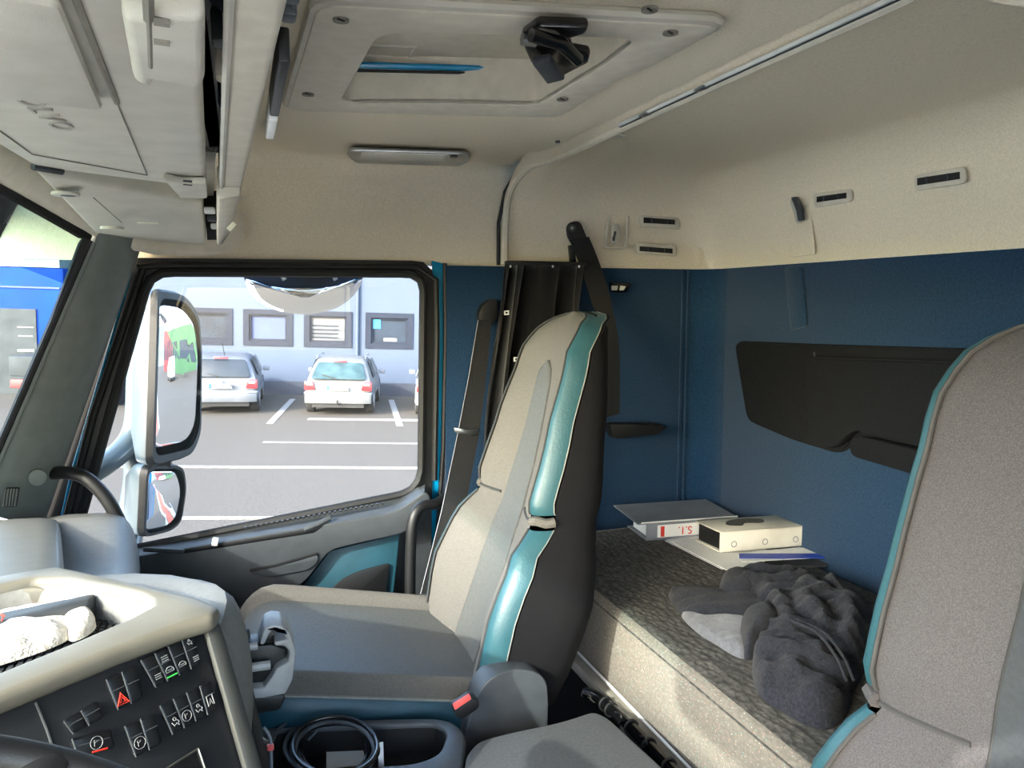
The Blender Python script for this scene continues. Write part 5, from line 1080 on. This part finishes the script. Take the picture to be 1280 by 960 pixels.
# ------------------------------------------------------------------ binders, folders
def pbox(name, base, h, m, parent, z, bevel=.002):
    return P(name, g_prism([VZ(a, b, z) for a, b in base], (0, 0, h)), m, parent, bevel=bevel)
gb = thing('ring_binder', VZ(850, 675, ZM), 'grey lever arch binder lying flat with a red marked white spine label', 'binder')
zb0 = ZM+.002; hb_ = .052
base = [VZ(808, 676, zb0), VZ(872, 671, zb0)]
e1 = (base[1]-base[0]).normalized(); e2 = Vec((-e1.y, e1.x, 0))
if e2.x < 0 and e2.y < 0: e2 = -e2
o0 = base[0]; L_ = .30; D_ = .15
cor = lambda s, t, z: o0+e1*s+e2*t+Vec((0, 0, z))
P('lower_board', g_prism([cor(0, 0, 0), cor(L_, 0, 0), cor(L_, D_, 0), cor(0, D_, 0)], (0, 0, .004)), 'board_grey', gb)
P('upper_board', g_prism([cor(-.03, -.004, hb_), cor(L_, -.004, hb_), cor(L_, D_+.05, hb_+.004), cor(-.03, D_+.05, hb_+.004)], (0, 0, .004)), 'board_grey', gb)
P('spine', g_prism([cor(0, 0, 0), cor(L_, 0, 0), cor(L_, 0, hb_+.003), cor(0, 0, hb_+.003)], e2*.005), 'board_grey', gb, bevel=.001)
P('paper_block', g_prism([cor(.012, .02, .006), cor(L_-.01, .02, .006), cor(L_-.01, D_-.02, .006), cor(.012, D_-.02, .006)], (0, 0, .034)), 'paper', gb)
lb_ = P('spine_label', g_prism([cor(.035, -.001, .008), cor(.20, -.001, .008), cor(.20, -.001, .046), cor(.035, -.001, .046)], -e2*.001), 'paper', gb)
P('label_red_bar', g_prism([cor(.045, -.0025, .010), cor(.057, -.0025, .010), cor(.057, -.0025, .042), cor(.045, -.0025, .042)], -e2*.001), 'icon_red', lb_)
text('label_writing', 'S.1.', .034, frameM(cor(.125, -.0035, .026), -e1, Vec((0, 0, -1))), 'icon_red', lb_)
P('board_edge', g_tube([cor(-.02, -.006, hb_+.006), cor(L_, -.006, hb_+.006)], .0022, 6), 'paper', gb)
cf = thing('clear_folder', VZ(880, 690, ZM), 'clear plastic folder of papers under the white binder', 'folder')
for k, (dx, dy) in enumerate(((0, 0), (3, 0), (-2, 1), (4, 2))):
    pbox('sheet', [(833+dx, 675+dy), (870+dx, 668+dy), (965+dx, 690+dy), (946+dx, 704+dy), (904+dx, 711+dy)], .0015, ('clear_plastic', 'paper', 'clear_plastic', 'paper')[k], cf, ZM+.0025+k*.0022, 0)
bf = thing('blue_folder', VZ(980, 695, ZM), 'white folder with bright blue edges sticking out under the white binder', 'folder')
P('cover', g_prism([VZ(a, b, ZM+.014) for a, b in ((920, 692), (1018, 683), (1031, 693), (1031, 697), (928, 703))], (0, 0, .002)), 'paper', bf)
P('blue_edge', g_prism([VZ(a, b, ZM+.0165) for a, b in ((924, 693), (1031, 693), (1031, 698), (924, 698))], (0, 0, .003)), 'blue_binding', bf)
P('blue_edge', g_prism([VZ(a, b, ZM+.011) for a, b in ((926, 699), (990, 696), (960, 700), (934, 703))], (0, 0, .003)), 'blue_binding', bf)
P('inner_sheet', g_prism([VZ(a, b, ZM+.018) for a, b in ((940, 690), (1012, 684), (1029, 692), (950, 694))], (0, 0, .001)), 'paper', bf)
dk_ = P('dark_sleeve', g_prism([VZ(a, b, ZM+.001) for a, b in ((925, 708), (1020, 697), (1047, 690), (1043, 702), (1030, 709))], (0, 0, .003)), 'grey_dark'); tag(dk_, 'thin dark document sleeve between the papers and the jacket', 'folder')
wb = thing('box_file', VZ(940, 690, ZM+.02), 'white cardboard box file with rivets and a dark open end', 'box file')
zw = ZM+.021
w0 = VZ(900, 691, zw); w1 = VZ(1010, 682, zw); w2_ = VZ(865, 676, zw)
f1 = (w1-w0); f2 = (w2_-w0); f2 = f2-f1.normalized()*f2.dot(f1.normalized())*.35
hw_ = .056
wcn = lambda s, t, z: w0+f1*s+f2*t+Vec((0, 0, z))
P('bottom_board', g_prism([wcn(0, 0, 0), wcn(1, 0, 0), wcn(1, 1, 0), wcn(0, 1, 0)], (0, 0, .004)), 'board_white', wb, bevel=.001)
tb_ = P('top_board', g_prism([wcn(0, 0, hw_), wcn(1, 0, hw_), wcn(1, 1, hw_), wcn(0, 1, hw_)], (0, 0, .004)), 'board_white', wb, bevel=.001)
fb = P('front_board', g_prism([wcn(0, 0, 0), wcn(1, 0, 0), wcn(1, 0, hw_+.004), wcn(0, 0, hw_+.004)], f2.normalized()*.004), 'board_white', wb, bevel=.001)
P('far_board', g_prism([wcn(1, 0, 0), wcn(1, 1, 0), wcn(1, 1, hw_+.004), wcn(1, 0, hw_+.004)], -f1.normalized()*.004), 'board_white', wb)
P('contents', g_prism([wcn(.03, .05, .005), wcn(.95, .05, .005), wcn(.95, .95, .005), wcn(.03, .95, .005)], (0, 0, hw_-.007)), 'black', wb)
for s in (.15, .5, .85): P('rivet', g_tube([wcn(s, 0, .022)-f2.normalized()*.001+f1.normalized()*(.008*math.cos(a))+Vec((0, 0, .008*math.sin(a))) for a in [2*PI*i/16 for i in range(16)]], .0012, 6, True), 'board_grey', fb)
sm = [wcn(s, t, hw_+.0045) for s, t in ((.18, .45), (.35, .30), (.42, .55), (.62, .40), (.72, .75), (.5, .9), (.3, .8))]
P('dark_print', g_prism(rpoly(sm, .02, 3), (0, 0, .0006)), 'smudge', tb_)
# ------------------------------------------------------------------ fleece jacket
fj = thing('fleece_jacket', VZ(980, 800, ZM), 'crumpled dark grey fleece jacket thrown on the mattress', 'jacket')
P('body', lump(((945, 770), (1000, 742), (1040, 740), (1075, 770), (1097, 790), (1085, 830), (1062, 868), (1040, 850), (1010, 815), (975, 800)), ZM+.001, .075, 2, .015, (1, -.7), 75, .45), 'fleece', fj, smooth=80)
P('sleeve', lump(((950, 800), (985, 792), (1020, 800), (1045, 830), (1062, 865), (1058, 895), (1035, 912), (1005, 905), (975, 888), (948, 868), (940, 835)), ZM+.001, .066, 9, .014, (.5, 1), 38, .30), 'fleece', fj, smooth=80)
P('collar', lump(((900, 748), (902, 735), (915, 727), (965, 727), (1012, 731), (1032, 745), (1036, 766), (990, 774), (940, 763)), ZM+.001, .055, 4, .013, (.1, 1), 80, .45), 'fleece', fj, smooth=80)
P('hood_edge', lump(((899, 750), (903, 735), (918, 728), (938, 733), (944, 752), (925, 760)), ZM+.001, .056, 6, .004, (.1, 1), 60, .4), 'fleece', fj, smooth=80)
P('front_flap', lump(((837, 741), (880, 745), (935, 752), (985, 757), (1000, 772), (960, 782), (915, 783), (870, 778), (850, 768)), ZM+.001, .034, 12, .004, (.2, 1), 120, .4), 'fleece', fj, smooth=80)
li = P('lining', lump(((852, 769), (885, 776), (938, 778), (941, 800), (934, 822), (920, 822), (895, 806), (870, 790)), ZM+.001, .026, 15, .006, (1, .4), 60, .4), 'fleece_lining', fj, smooth=80); li['label'] = 'lighter grey lining'
P('cuff', lump(((925, 790), (945, 775), (965, 772), (975, 790), (965, 810), (945, 822), (930, 824)), ZM+.001, .060, 17, .005, (1, .2), 60, .42), 'fleece', fj, smooth=80)
for off in (0, 9): P('zip_seam', g_tube(spline([VZ(985+off, 774, ZM+.080), VZ(1020+off, 790, ZM+.078), VZ(1045+off, 820, ZM+.076), VZ(1058+off, 850, ZM+.062)], 6), .003, 6), 'fleece', fj)
P('zip', g_tube(spline([VZ(1022, 722, ZM+.07), VZ(1031, 732, ZM+.06), VZ(1033, 745, ZM+.045)], 5), .005, 6), 'black_gloss', fj)
o = P('paper_scrap', g_prism([VZ(a, b, ZM+.001) for a, b in ((1048, 763), (1054, 757), (1056, 766))], (0, 0, .002)), 'paper'); tag(o, 'tiny white paper scrap beside the fleece jacket', 'paper')
# ------------------------------------------------------------------ lift the whole place so that the yard lies at zero
bpy.context.view_layer.update()
for o_ in list(SC.objects):
    if o_.parent is None and o_ is not cam and o_.type != 'LIGHT': o_.location.z += UPZ
for o_ in SC.objects:
    if 'base' in o_: del o_['base']
